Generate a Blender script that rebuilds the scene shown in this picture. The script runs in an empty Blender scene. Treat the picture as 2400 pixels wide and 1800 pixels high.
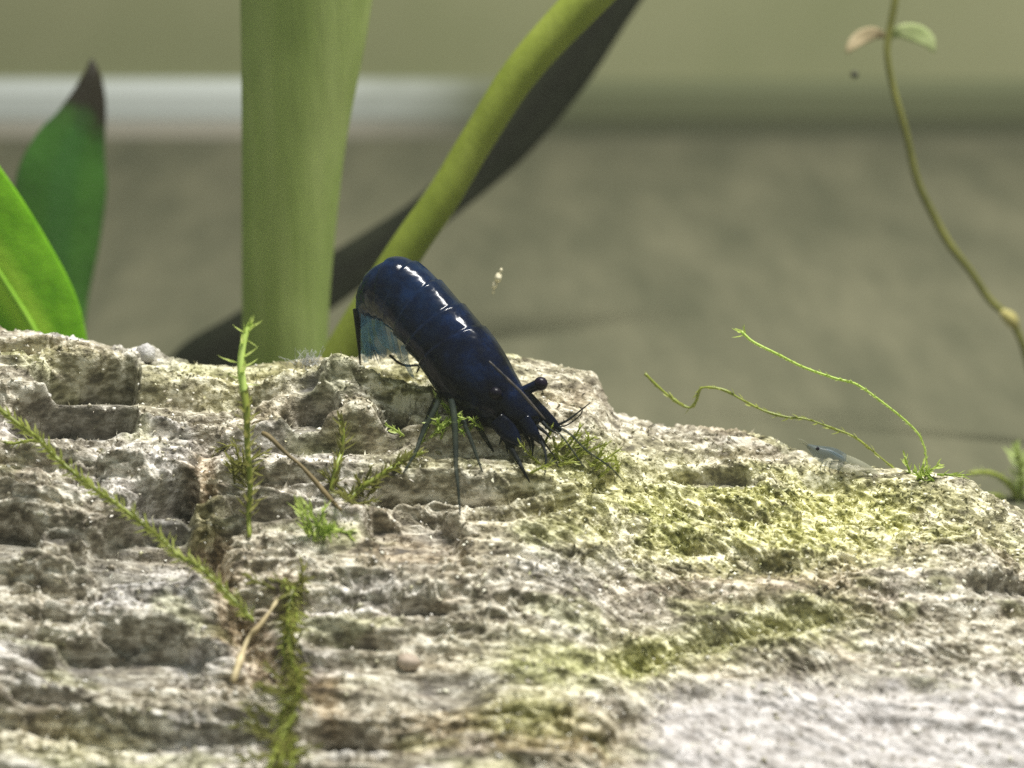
import bpy, math, random
import numpy as np
from mathutils import Vector, Matrix

# ------------------------------------------------------------------ scene, camera, light (1 unit = 1 cm)
scene = bpy.context.scene
scene.unit_settings.system = 'METRIC'
scene.unit_settings.scale_length = 0.01
COL = scene.collection
random.seed(7)
rng = np.random.default_rng(11)

PITCH = math.radians(18.0)
CAM = np.array([0.0, -20.0, 6.5])
LENS = 75.9
PW, PH = 2212.0, 1659.0
F = PW * LENS / 36.0
FWD = np.array([0, math.cos(PITCH), -math.sin(PITCH)])
UPV = np.array([0, math.sin(PITCH), math.cos(PITCH)])

cam_d = bpy.data.cameras.new('camera')
cam_d.lens = LENS
cam_d.sensor_width = 36
cam_d.clip_start = 0.1
cam_d.clip_end = 500
cam_d.dof.use_dof = True
cam_d.dof.focus_distance = 20.95
cam_d.dof.aperture_fstop = 0.205
cam = bpy.data.objects.new('camera', cam_d)
cam.location = CAM
cam.rotation_euler = (math.radians(90) - PITCH, 0, 0)
COL.objects.link(cam)
scene.camera = cam

world = bpy.data.worlds.new('World')
scene.world = world
world.use_nodes = True
bg = world.node_tree.nodes['Background']
bg.inputs['Color'].default_value = (0.78, 0.86, 0.80, 1)
bg.inputs['Strength'].default_value = 0.37

# the aquarium lamp: a long light bar above the tank
la = bpy.data.lights.new('aquarium_lamp', 'AREA')
la.shape = 'RECTANGLE'
la.size = 15
la.size_y = 3.0
la.energy = 24000
la.color = (1.0, 0.98, 0.92)
lamp = bpy.data.objects.new('aquarium_lamp', la)
lamp.location = (8, 3, 30)
lamp.rotation_euler = (0, 0, 0)
COL.objects.link(lamp)

vs = scene.view_settings
vs.view_transform = 'Standard'
vs.look = 'None'
vs.exposure = 0.0
vs.gamma = 1.0
vs.use_curve_mapping = False
scene.cycles.use_denoising = False      # keep the fine grain of a phone picture
scene.cycles.max_bounces = 8
scene.cycles.transparent_max_bounces = 16
scene.cycles.caustics_reflective = False
scene.cycles.caustics_refractive = False

FLOOR_Z = -2.57
WALL_Y = 25.0


# ------------------------------------------------------------------ helpers
def ray_y(px, py, y):
    d = FWD + np.array([1, 0, 0]) * ((px - PW / 2) / F) + UPV * ((PH / 2 - py) / F)
    t = (y - CAM[1]) / d[1]
    return CAM + d * t


def project(P):
    d = P - CAM
    dep = d @ FWD
    return PW / 2 + F * d[..., 0] / dep, PH / 2 - F * (d @ UPV) / dep, dep


def px_cm(y):
    """centimetres of one photo pixel at depth y"""
    return (y + 21.8) / F


def smooth(a, b, x):
    t = np.clip((x - a) / (b - a), 0, 1)
    return t * t * (3 - 2 * t)


_perm = np.random.default_rng(5).permutation(256).astype(np.int64)
_perm = np.concatenate([_perm, _perm, _perm])
_ang = np.random.default_rng(6).uniform(0, 2 * np.pi, 256)
_gx, _gy = np.cos(_ang), np.sin(_ang)


def perlin(x, y, seed=0):
    xi = np.floor(x).astype(np.int64)
    yi = np.floor(y).astype(np.int64)
    xf, yf = x - xi, y - yi
    u = xf * xf * xf * (xf * (xf * 6 - 15) + 10)
    v = yf * yf * yf * (yf * (yf * 6 - 15) + 10)
    X, Y = (xi + seed * 37) & 255, (yi + seed * 91) & 255
    X1, Y1 = (X + 1) & 255, (Y + 1) & 255

    def g(a, b, dx, dy):
        h = _perm[_perm[a] + b]
        return _gx[h] * dx + _gy[h] * dy
    n00, n10 = g(X, Y, xf, yf), g(X1, Y, xf - 1, yf)
    n01, n11 = g(X, Y1, xf, yf - 1), g(X1, Y1, xf - 1, yf - 1)
    a = n00 + u * (n10 - n00)
    b = n01 + u * (n11 - n01)
    return 1.5 * (a + v * (b - a))


def fbm(x, y, seed=0, octv=4, gain=0.5):
    s, a, f = 0, 1, 1
    for k in range(octv):
        s = s + a * perlin(x * f, y * f, seed + k)
        a *= gain
        f *= 2.03
    return s


def make_mesh(name, verts, faces, smooth_shade=True, attrs=None):
    me = bpy.data.meshes.new(name)
    verts = np.asarray(verts, dtype=np.float32)
    if isinstance(faces, np.ndarray):
        nf, k = faces.shape
        me.vertices.add(len(verts))
        me.vertices.foreach_set('co', verts.ravel())
        me.loops.add(nf * k)
        me.loops.foreach_set('vertex_index', faces.astype(np.int32).ravel())
        me.polygons.add(nf)
        me.polygons.foreach_set('loop_start', np.arange(0, nf * k, k, dtype=np.int32))
        me.update(calc_edges=True)
    else:
        me.from_pydata([tuple(v) for v in verts], [], faces)
    if smooth_shade:
        me.polygons.foreach_set('use_smooth', np.ones(len(me.polygons), dtype=bool))
    for k, v in (attrs or {}).items():
        a = me.attributes.new(k, 'FLOAT', 'POINT')
        a.data.foreach_set('value', np.asarray(v, dtype=np.float32))
    me.update()
    return me


def obj(name, me, mat=None, parent=None, label=None, cat=None, group=None, kind=None):
    o = bpy.data.objects.new(name, me)
    COL.objects.link(o)
    if mat is not None and me is not None:
        if len(me.materials) == 0:
            me.materials.append(mat)
    if parent is not None:
        o.parent = parent
    if label:
        o['label'] = label
    if cat:
        o['category'] = cat
    if group:
        o['group'] = group
    if kind:
        o['kind'] = kind
    return o


def catmull(P, n):
    """n points through the control points (any number of columns)"""
    P = np.asarray(P, float)
    Q = np.vstack([2 * P[0] - P[1], P, 2 * P[-1] - P[-2]])
    t = np.linspace(0, len(P) - 1 - 1e-6, n)
    i = t.astype(int)
    f = (t - i)[:, None]
    p0, p1, p2, p3 = Q[i], Q[i + 1], Q[i + 2], Q[i + 3]
    return 0.5 * ((2 * p1) + (-p0 + p2) * f + (2 * p0 - 5 * p1 + 4 * p2 - p3) * f ** 2 + (-p0 + 3 * p1 - 3 * p2 + p3) * f ** 3)


def unit(v):
    return v / (np.linalg.norm(v, axis=-1, keepdims=True) + 1e-12)


def loft(C, A, B, nseg=16, curl=0.0, cap=True):
    """tube or blade: ring = C + A cos + B sin; returns verts, quad faces (caps as tris padded), along, across"""
    N = len(C)
    ph = np.linspace(0, 2 * np.pi, nseg, endpoint=False)
    c, s = np.cos(ph), np.sin(ph)
    V = C[:, None, :] + A[:, None, :] * c[None, :, None] + B[:, None, :] * s[None, :, None]
    if curl is not 0.0:
        nb = unit(B)
        wa = np.linalg.norm(A, axis=1)
        V = V + nb[:, None, :] * (np.asarray(curl) * wa)[:, None, None] * (np.abs(c)[None, :, None] ** 1.6)
    V = V.reshape(-1, 3)
    idx = np.arange(N * nseg).reshape(N, nseg)
    q = np.stack([idx[:-1], np.roll(idx, -1, 1)[:-1], np.roll(idx, -1, 1)[1:], idx[1:]], -1).reshape(-1, 4)
    faces = [tuple(f) for f in q]
    if cap:
        faces.append(tuple(idx[0][::-1]))
        faces.append(tuple(idx[-1]))
    along = np.repeat(np.linspace(0, 1, N), nseg)
    across = np.tile(c, N)
    return V, faces, along, across


def frames(C):
    T = unit(np.gradient(C, axis=0))
    up = np.array([0, -0.3, 1.0])
    if abs(unit(up) @ T[0]) > 0.9:
        up = np.array([1.0, 0.2, 0])
    n = unit(np.cross(T[0], up))
    NN = [n]
    for k in range(1, len(C)):
        n = n - T[k] * (n @ T[k])
        n = unit(n)
        NN.append(n)
    NN = np.array(NN)
    return T, NN, np.cross(T, NN)


def tube(C, R, nseg=8):
    T, A, B = frames(C)
    R = np.asarray(R)[:, None] * np.ones((len(C), 1))
    return loft(C, A * R, B * R, nseg)


def join(parts):
    Vs, Fs, o = [], [], 0
    for V, Fc in parts:
        Vs.append(V)
        Fs += [tuple(i + o for i in f) for f in Fc]
        o += len(V)
    return np.vstack(Vs), Fs


# ------------------------------------------------------------------ materials
def new_mat(name):
    m = bpy.data.materials.new(name)
    m.use_nodes = True
    nt = m.node_tree
    return m, nt, nt.nodes, nt.links, nt.nodes['Principled BSDF']


def noise_node(nt, scale, detail=4, vec=None, stretch=None, rough=0.55):
    n = nt.nodes.new('ShaderNodeTexNoise')
    n.inputs['Scale'].default_value = scale
    n.inputs['Detail'].default_value = detail
    n.inputs['Roughness'].default_value = rough
    tc = nt.nodes.new('ShaderNodeTexCoord')
    src = tc.outputs['Object']
    if stretch:
        mp = nt.nodes.new('ShaderNodeMapping')
        mp.inputs['Scale'].default_value = stretch
        nt.links.new(src, mp.inputs['Vector'])
        src = mp.outputs['Vector']
    nt.links.new(src, n.inputs['Vector'])
    return n.outputs['Fac']


def ramp(nt, fac, stops):
    r = nt.nodes.new('ShaderNodeValToRGB')
    e = r.color_ramp.elements
    e[0].position, e[0].color = stops[0][0], (*stops[0][1], 1)
    e[1].position, e[1].color = stops[-1][0], (*stops[-1][1], 1)
    for p, c in stops[1:-1]:
        k = e.new(p)
        k.color = (*c, 1)
    nt.links.new(fac, r.inputs['Fac'])
    return r.outputs['Color']


def mix(nt, fac, a, b, mode='MIX'):
    n = nt.nodes.new('ShaderNodeMix')
    n.data_type = 'RGBA'
    n.blend_type = mode
    for sock, val in ((n.inputs[0], fac), (n.inputs[6], a), (n.inputs[7], b)):
        if isinstance(val, (int, float)):
            sock.default_value = val
        elif isinstance(val, tuple):
            sock.default_value = (*val, 1)
        else:
            nt.links.new(val, sock)
    return n.outputs[2]


def attr(nt, name):
    n = nt.nodes.new('ShaderNodeAttribute')
    n.attribute_name = name
    return n.outputs['Fac']


def math_node(nt, op, a, b=None):
    n = nt.nodes.new('ShaderNodeMath')
    n.operation = op
    for s, v in ((n.inputs[0], a), (n.inputs[1], b)):
        if v is None:
            continue
        if isinstance(v, (int, float)):
            s.default_value = v
        else:
            nt.links.new(v, s)
    return n.outputs[0]


def bump(nt, bsdf, h, strength, dist):
    b = nt.nodes.new('ShaderNodeBump')
    b.inputs['Strength'].default_value = strength
    b.inputs['Distance'].default_value = dist
    nt.links.new(h, b.inputs['Height'])
    nt.links.new(b.outputs['Normal'], bsdf.inputs['Normal'])


def plain_mat(name, c0, c1, scale=3.0, rough=0.6, stretch=None, spec=0.3, bumpd=0.0, alpha=1.0, transl=0.0):
    m, nt, N, L, P = new_mat(name)
    col = ramp(nt, noise_node(nt, scale, 5, stretch=stretch), [(0.3, c0), (0.7, c1)])
    L.new(col, P.inputs['Base Color'])
    P.inputs['Roughness'].default_value = rough
    P.inputs['Specular IOR Level'].default_value = spec
    P.inputs['Alpha'].default_value = alpha
    if bumpd:
        bump(nt, P, noise_node(nt, scale * 4, 4, stretch=stretch), 0.6, bumpd)
    if transl:
        tr = N.new('ShaderNodeBsdfTranslucent')
        L.new(col, tr.inputs['Color'])
        ms = N.new('ShaderNodeMixShader')
        ms.inputs[0].default_value = transl
        L.new(P.outputs[0], ms.inputs[1])
        L.new(tr.outputs[0], ms.inputs[2])
        L.new(ms.outputs[0], N['Material Output'].inputs['Surface'])
    return m


# ------------------------------------------------------------------ the setting: tank floor and back wall
def sheet(x0, x1, y0, y1, z):
    return [(x0, y0, z), (x1, y0, z), (x1, y1, z), (x0, y1, z)], [(0, 1, 2, 3)]


def floor_mat():
    m, nt, N, L, P = new_mat('silty_floor')
    a = ramp(nt, noise_node(nt, 0.8, 6, rough=0.55, stretch=(1, 0.26, 1)), [(0.34, (0.082, 0.083, 0.052)), (0.66, (0.142, 0.136, 0.088))])
    b = noise_node(nt, 3.0, 5, stretch=(1, 0.26, 1))
    c = mix(nt, math_node(nt, 'MULTIPLY', b, 0.5), a, (0.060, 0.062, 0.040))
    L.new(c, P.inputs['Base Color'])
    P.inputs['Roughness'].default_value = 0.8
    P.inputs['Specular IOR Level'].default_value = 0.15
    bump(nt, P, noise_node(nt, 6, 6), 0.5, 0.05)
    return m


v, f = sheet(-60, 60, -26, WALL_Y + 1, FLOOR_Z)
tank_floor = obj('tank_floor', make_mesh('tank_floor', v, f, False), floor_mat(), kind='structure')

m, nt, N, L, P = new_mat('back_wall')
a = ramp(nt, noise_node(nt, 0.12, 4), [(0.3, (0.20, 0.215, 0.11)), (0.7, (0.28, 0.28, 0.165))])
L.new(a, P.inputs['Base Color'])
P.inputs['Roughness'].default_value = 0.55
P.inputs['Specular IOR Level'].default_value = 0.2
v = [(-60, WALL_Y, FLOOR_Z), (60, WALL_Y, FLOOR_Z), (60, WALL_Y, 24), (-60, WALL_Y, 24),
     (-60, WALL_Y + 1, FLOOR_Z), (60, WALL_Y + 1, FLOOR_Z), (60, WALL_Y + 1, 24), (-60, WALL_Y + 1, 24)]
f = [(0, 1, 2, 3), (5, 4, 7, 6), (3, 2, 6, 7), (1, 5, 6, 2), (4, 0, 3, 7)]
back_wall = obj('back_wall', make_mesh('back_wall', v, f, False), m, kind='structure')


def bar_profile(pts, x0, x1):
    n = len(pts)
    v = [(x0, y, z) for y, z in pts] + [(x1, y, z) for y, z in pts]
    f = [(i, (i + 1) % n, n + (i + 1) % n, n + i) for i in range(n)]
    f += [tuple(range(n))[::-1], tuple(range(n, 2 * n))]
    return v, f


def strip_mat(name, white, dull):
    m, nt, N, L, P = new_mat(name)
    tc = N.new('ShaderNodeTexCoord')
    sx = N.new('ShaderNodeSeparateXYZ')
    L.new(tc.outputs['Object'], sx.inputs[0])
    # uneven light painted into the colour: bright at left, dull towards the right
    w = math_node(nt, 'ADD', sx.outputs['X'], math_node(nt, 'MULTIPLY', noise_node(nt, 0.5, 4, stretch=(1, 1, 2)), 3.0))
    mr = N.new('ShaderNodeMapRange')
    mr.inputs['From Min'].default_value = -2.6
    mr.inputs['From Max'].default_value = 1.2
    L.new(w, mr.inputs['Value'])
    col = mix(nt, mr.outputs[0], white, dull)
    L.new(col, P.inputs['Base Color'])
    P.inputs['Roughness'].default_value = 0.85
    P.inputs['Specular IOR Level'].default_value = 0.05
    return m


zt = ray_y(1106, 176, WALL_Y - 0.3)[2]
zm = ray_y(1106, 264, WALL_Y - 0.3)[2]
v, f = bar_profile([(WALL_Y + 0.002 - 0.004, zm), (WALL_Y - 0.28, zm), (WALL_Y - 0.32, zm + 0.15), (WALL_Y - 0.30, zt - 0.25),
                    (WALL_Y - 0.15, zt), (WALL_Y - 0.002, zt)], -40, 40)
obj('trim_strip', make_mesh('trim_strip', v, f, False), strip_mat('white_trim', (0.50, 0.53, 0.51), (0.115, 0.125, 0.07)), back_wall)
v, f = bar_profile([(WALL_Y - 0.003, FLOOR_Z + 0.003), (WALL_Y - 0.34, FLOOR_Z + 0.003), (WALL_Y - 0.34, zm - 0.004), (WALL_Y - 0.003, zm - 0.004)], -40, 40)
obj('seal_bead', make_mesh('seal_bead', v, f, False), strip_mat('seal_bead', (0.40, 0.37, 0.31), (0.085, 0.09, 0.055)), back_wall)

# ------------------------------------------------------------------ the driftwood log
crest_px = np.array([(-900, 640), (-400, 660), (0, 712), (130, 727), (200, 742), (270, 768), (330, 775), (400, 792), (520, 797), (600, 787), (760, 773),
                     (900, 772), (1100, 768), (1180, 792), (1270, 830), (1305, 872), (1330, 902), (1430, 932), (1600, 938), (1690, 962),
                     (1760, 1000), (1850, 1012), (2000, 1024), (2080, 1034), (2130, 1070), (2212, 1112), (2400, 1230), (2900, 1500)], float)


def crest(x):
    yc = 0.9 - 1.3 * smooth(0.3, 5.0, x)
    z = np.full_like(x, -0.3)
    for _ in range(4):
        dep = (yc - CAM[1]) * FWD[1] + (z - CAM[2]) * FWD[2]
        px = PW / 2 + F * x / dep
        py = np.interp(px, crest_px[:, 0], crest_px[:, 1])
        dy = FWD[1] + UPV[1] * (PH / 2 - py) / F
        dz = FWD[2] + UPV[2] * (PH / 2 - py) / F
        z = CAM[2] + (yc - CAM[1]) / dy * dz
    return yc, np.maximum(z - 0.02, FLOOR_Z + 0.6)


NXD, NVF, NVB = 1180, 560, 70
xs = np.concatenate([np.linspace(-10, -5.7, 70, endpoint=False), np.linspace(-5.7, 5.7, NXD), np.linspace(5.7, 10, 70)[1:]])
yc, zc = crest(xs)
W = np.linspace(1, 0, NVF) ** 1.0
TH = np.linspace(0, math.pi / 2, NVB + 1)[1:]
YF, ZB = -5.2, FLOOR_Z - 0.25
Yg = np.concatenate([yc[:, None] - W[None] * (yc - YF)[:, None], yc[:, None] + 1.2 * np.sin(TH)[None]], 1)
Zg = np.concatenate([zc[:, None] - (W[None] ** 1.22) * (zc - ZB)[:, None], zc[:, None] - (zc - ZB)[:, None] * (1 - np.cos(TH))[None]], 1)
ends = np.clip((np.abs(xs) - 7.5) / 2.5, 0, 0.999)
sc_end = np.sqrt(1 - ends ** 2)[:, None]
Zg = FLOOR_Z - 0.25 + (Zg - FLOOR_Z + 0.25) * sc_end
Yg = -2.0 + (Yg + 2.0) * (0.35 + 0.65 * sc_end)
Xg = np.repeat(xs[:, None], Yg.shape[1], 1)
Pg = np.stack([Xg, Yg, Zg], -1)
du = np.gradient(Pg, axis=0)
dv = np.gradient(Pg, axis=1)
Ng = unit(np.cross(du, dv))
PX, PY, _ = project(Pg)
seg_len = np.linalg.norm(np.diff(Pg, axis=1), axis=-1)
Tg = np.concatenate([np.zeros((len(xs), 1)), np.cumsum(seg_len, 1)], 1)
Tg = Tg - Tg[:, NVF - 1:NVF]          # 0 at the crest, negative towards the viewer
front = smooth(0.0, -0.35, Tg)        # 0 at the crest and behind, 1 on the face


def box(x0, x1, y0, y1, s=10, wob=10):
    """soft rectangle in photo pixels on the face, with a wobbly outline"""
    return smooth(x0 - s, x0 + s, PXw(wob)) * smooth(x1 + s, x1 - s, PXw(wob)) * smooth(y0 - s, y0 + s, PYw(wob)) * smooth(y1 + s, y1 - s, PYw(wob))


_w1 = perlin(PX / 60, PY / 40, 40) + 0.5 * perlin(PX / 22, PY / 18, 41)
_w2 = perlin(PX / 120, PY / 45, 42) + 0.5 * perlin(PX / 50, PY / 26, 43)


def PXw(w):
    return PX + w * _w1


def PYw(w):
    return PY + w * _w2


def segd(pts, wob=8):
    """distance in pixels to a polyline and signed side (positive below)"""
    X, Y = PXw(wob), PYw(wob)
    best = np.full(X.shape, 1e9)
    side = np.zeros(X.shape)
    for (ax, ay), (bx, by) in zip(pts[:-1], pts[1:]):
        dx, dy = bx - ax, by - ay
        t = np.clip(((X - ax) * dx + (Y - ay) * dy) / (dx * dx + dy * dy), 0, 1)
        d = np.hypot(X - ax - t * dx, Y - ay - t * dy)
        s = dx * (Y - ay) - dy * (X - ax)
        m = d < best
        best[m] = d[m]
        side[m] = np.sign(s[m])
    return best, side


def blob(cx, cy, rx, ry, wob=10, p=1.0):
    d = ((PXw(wob) - cx) / rx) ** 2 + ((PYw(wob) - cy) / ry) ** 2
    return np.exp(-d ** p)


# grain coordinates: along the log, bending down with it towards the right
S = Xg
G = Tg + 0.10 * np.sin(Xg * 0.5 + 0.6) + 0.12 * perlin(Xg * 0.35, Tg * 0.5, 3) - 0.035 * np.clip(Xg, 0, 9) ** 1.3
left = smooth(1.2, -1.8, Xg)
calm = smooth(1330, 1480, PX) * smooth(1430, 1530, PY)

D = 0.14 * fbm(S * 0.22, G * 0.7, 10, 3) * (0.25 + 0.75 * front)
# broken ledges: the wood swells outwards towards the viewer, then cuts back
ph = G * 1.45 + 0.50 * fbm(S * 0.17, G * 0.5, 20, 3) + 0.10 * perlin(S * 0.9, G * 1.2, 24)
saw = (-ph) - np.floor(-ph)
sawm = np.where(saw < 0.70, saw / 0.70, (1 - saw) / 0.30)
lm = (0.25 + 0.75 * smooth(-0.25, 0.35, perlin(S * 0.28, G * 0.9, 23))) * (0.40 + 0.60 * left)
D += 0.27 * lm * (sawm - 0.4) * front * (1 - 0.8 * calm)
ph2 = G * 4.2 + 0.9 * fbm(S * 0.30, G * 1.0, 26, 3) + 0.15 * perlin(S * 1.6, G * 2, 28)
saw2 = (-ph2) - np.floor(-ph2)
saw2 = np.where(saw2 < 0.66, saw2 / 0.66, (1 - saw2) / 0.34)
lm2 = smooth(-0.2, 0.4, perlin(S * 0.4, G * 1.3, 29)) * (0.40 + 0.60 * left)
D += 0.10 * lm2 * (saw2 - 0.4) * front * (1 - 0.9 * calm)
# fibres and granules
grain = fbm(S * 1.4, G * 11.0, 31, 3)
D += 0.022 * grain * (0.4 + 0.6 * front)
D += 0.075 * fbm(S * 0.55, G * 4.2, 45, 3) * front * (0.3 + 0.7 * left)
Gt = G + 0.45 * S * smooth(-0.5, 3.0, S) + 0.05 * perlin(S * 1.5, G * 1.5, 38)
gran = perlin(S * 4.6 + 1.2 * perlin(S * 3, G * 3, 37), Gt * 7.5, 33)
gran2 = perlin(S * 10.5 + 2.5 * perlin(S * 4, G * 4, 34), Gt * 16, 35)
calm = smooth(1330, 1480, PX) * smooth(1430, 1530, PY)
rough_mask = (1 - 0.65 * calm) * (0.2 + 0.8 * smooth(-0.4, 0.3, perlin(S * 0.9, G * 1.1, 36)))


# features one can point at in the photograph (pixel positions on this face)
smoothen = np.zeros_like(D)
pale = np.zeros_like(D)
brown = np.zeros_like(D)
bare = np.zeros_like(D)


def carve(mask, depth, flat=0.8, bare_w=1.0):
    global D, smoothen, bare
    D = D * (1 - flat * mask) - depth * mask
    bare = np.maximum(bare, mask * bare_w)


def face(x0, x1, y0, y1, depth, flat=0.8, bare_w=1.0, soft=8, wob=7, up=None, hard=0):
    """broken face: cut back deep under its upper rim and running out at its foot, so it stands steep"""
    hx = 0.32 * (x1 - x0)
    X_, Y_ = PXw(wob * 1.6), PYw(wob) + 13 * perlin(PX / 130, PY / 60, 61) + 5 * perlin(PX / 60, PY / 20, 62)
    lx, rx = (hx, hx) if not hard else ((hx, 5) if hard > 0 else (5, hx))
    ex = smooth(x0 - 6, x0 + lx, X_) * smooth(x1 + 6, x1 - rx, X_)
    ym = 0.5 * (y0 + y1)
    m = smooth(ym - (ym - y0) * ex - soft, ym - (ym - y0) * ex + soft, Y_) * smooth(ym + (y1 - ym) * ex + soft, ym + (y1 - ym) * ex - soft, Y_) * smooth(0, 0.3, ex)
    if up is not None:
        m = m * up
    r = np.clip((PY - y0) / (y1 - y0), 0, 1)
    carve2(m, 0.95 * depth * (1.0 - 0.92 * r), flat, bare_w)


def carve2(mask, depth, flat, bare_w):
    global D, bare
    D = D * (1 - flat * mask) - depth * mask
    bare = np.maximum(bare, mask * bare_w)


D += 0.10 * box(-60, 300, 780, 800, 10, 8)
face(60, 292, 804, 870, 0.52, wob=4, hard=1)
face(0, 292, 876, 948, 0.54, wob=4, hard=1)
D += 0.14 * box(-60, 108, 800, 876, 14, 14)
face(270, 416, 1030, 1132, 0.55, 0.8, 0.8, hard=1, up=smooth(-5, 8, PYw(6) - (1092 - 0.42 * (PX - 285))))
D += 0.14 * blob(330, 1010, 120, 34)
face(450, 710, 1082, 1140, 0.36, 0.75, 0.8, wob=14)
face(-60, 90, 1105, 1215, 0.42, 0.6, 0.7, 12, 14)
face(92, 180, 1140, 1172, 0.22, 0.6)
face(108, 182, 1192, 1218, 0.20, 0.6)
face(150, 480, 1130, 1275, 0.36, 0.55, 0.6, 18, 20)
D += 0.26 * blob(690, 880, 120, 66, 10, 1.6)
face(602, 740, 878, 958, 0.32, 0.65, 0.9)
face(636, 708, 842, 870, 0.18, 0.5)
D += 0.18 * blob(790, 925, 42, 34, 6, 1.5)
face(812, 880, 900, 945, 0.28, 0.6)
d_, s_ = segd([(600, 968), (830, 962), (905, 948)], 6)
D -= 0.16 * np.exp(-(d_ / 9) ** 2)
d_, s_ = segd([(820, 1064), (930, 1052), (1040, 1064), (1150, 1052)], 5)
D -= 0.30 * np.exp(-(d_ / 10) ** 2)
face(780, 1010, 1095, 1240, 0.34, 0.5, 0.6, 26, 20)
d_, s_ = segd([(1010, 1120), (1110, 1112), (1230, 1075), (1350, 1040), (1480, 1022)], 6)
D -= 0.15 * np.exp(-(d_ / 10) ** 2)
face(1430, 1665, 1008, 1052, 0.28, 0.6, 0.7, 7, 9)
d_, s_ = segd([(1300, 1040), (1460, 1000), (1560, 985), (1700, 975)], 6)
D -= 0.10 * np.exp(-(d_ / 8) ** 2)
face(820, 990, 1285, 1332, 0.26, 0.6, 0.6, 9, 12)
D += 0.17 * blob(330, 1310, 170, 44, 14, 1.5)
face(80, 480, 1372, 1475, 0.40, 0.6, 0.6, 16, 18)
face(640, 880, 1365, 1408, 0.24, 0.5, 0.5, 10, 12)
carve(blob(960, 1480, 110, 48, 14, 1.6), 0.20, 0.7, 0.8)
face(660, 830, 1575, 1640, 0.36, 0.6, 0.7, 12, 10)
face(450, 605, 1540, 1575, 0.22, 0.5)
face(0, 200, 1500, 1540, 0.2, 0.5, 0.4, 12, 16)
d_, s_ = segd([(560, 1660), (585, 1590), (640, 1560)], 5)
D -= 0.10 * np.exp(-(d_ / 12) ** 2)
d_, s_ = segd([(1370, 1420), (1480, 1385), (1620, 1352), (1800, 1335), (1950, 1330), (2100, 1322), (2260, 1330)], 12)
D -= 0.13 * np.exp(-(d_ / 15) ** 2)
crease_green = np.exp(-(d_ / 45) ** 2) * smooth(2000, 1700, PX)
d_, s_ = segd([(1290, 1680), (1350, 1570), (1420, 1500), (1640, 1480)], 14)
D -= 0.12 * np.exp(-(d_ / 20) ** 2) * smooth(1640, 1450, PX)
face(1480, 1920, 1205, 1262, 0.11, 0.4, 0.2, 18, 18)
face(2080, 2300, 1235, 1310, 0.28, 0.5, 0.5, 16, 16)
brown += 0.6 * box(1500, 1880, 1205, 1262, 20, 18)
D -= 0.13 * blob(1995, 1492, 32, 18) + 0.13 * blob(1890, 1560, 55, 22)
# knob on the crest below the shrimp's head
D += 0.10 * blob(1245, 850, 60, 45, 6, 1.5)
D -= 0.10 * blob(1235, 868, 48, 24, 6, 1.4)
brown += 0.55 * blob(1235, 868, 55, 26)
# fluffy pale ridge and lump on the left of the crest
D += 0.16 * blob(322, 752, 24, 22, 4, 1.3) + 0.05 * blob(250, 770, 130, 16, 5)
pale += 0.9 * np.maximum(blob(322, 755, 36, 34), segd([(100, 735), (220, 765), (300, 785), (390, 795)], 6)[0] < 16)

pale += 0.5 * blob(700, 850, 110, 26)
pale += 0.75 * blob(330, 1300, 190, 46) + 0.5 * blob(120, 930, 160, 30) + 0.6 * blob(700, 1060, 100, 30) + 0.75 * blob(400, 1620, 260, 60)
pale += 0.5 * blob(250, 1000, 170, 40) + 0.55 * blob(720, 870, 90, 22) + 0.45 * blob(60, 1480, 120, 40) + 0.55 * smooth(1380, 1480, PX) * smooth(1460, 1560, PY)
pale += 0.45 * smooth(1000, 1150, PX) * blob(1250, 1230, 260, 70) + 0.35 * blob(1900, 1270, 160, 50)
pale += 0.75 * smooth(0.12, 0.5, fbm(S * 0.8, G * 1.6, 52, 3)) * (0.25 + 0.75 * left) * smooth(830, 960, PY)
moss = 0.6 * blob(1225, 1410, 130, 42, 25) + 0.35 * crease_green + 0.55 * blob(900, 1010, 110, 30, 14) + 0.5 * blob(1260, 1000, 120, 36, 14)
d_, s_ = segd([(445, 1000), (430, 1090), (450, 1180), (480, 1260), (510, 1350), (560, 1430)], 10)
D -= 0.17 * np.exp(-(d_ / 26) ** 2)
brown += 1.0 * np.exp(-(d_ / 30) ** 2)
pale *= 1 - 0.9 * np.exp(-(d_ / 34) ** 2)
d_, s_ = segd([(620, 1280), (560, 1360), (600, 1450), (700, 1490), (720, 1560)], 10)
brown += 0.7 * np.exp(-(d_ / 34) ** 2)
pale *= 1 - 0.7 * np.exp(-(d_ / 36) ** 2)
moss += 0.55 * blob(1130, 1560, 90, 60, 20) + 0.5 * smooth(0.3, 0.7, fbm(S * 0.9, G * 1.8, 58, 3)) + 0.5 * blob(480, 800, 160, 20, 10)
brown += 0.75 * blob(1620, 1265, 330, 42, 18, 1.4) + 0.75 * blob(1090, 1600, 260, 80, 25, 1.4) + 0.5 * blob(900, 1170, 130, 60, 20)
brown += 0.4 * smooth(0.2, 0.6, fbm(S * 0.7, G * 1.3, 56, 3))
algae = 0.14 + 1.1 * blob(1660, 1120, 460, 105, 25, 1.5) + 0.65 * blob(900, 840, 230, 70, 20) * (1 - 0.8 * blob(690, 890, 120, 70)) + 0.6 * crease_green + 0.55 * blob(1250, 1010, 170, 50, 20)
algae += 0.5 * blob(480, 830, 200, 40, 20) + 0.5 * blob(1220, 1420, 170, 55, 25) + 0.35 * blob(150, 1620, 200, 60, 20) + 0.45 * blob(1150, 1560, 120, 70, 20) + 0.35 * blob(110, 790, 130, 25)
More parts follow.
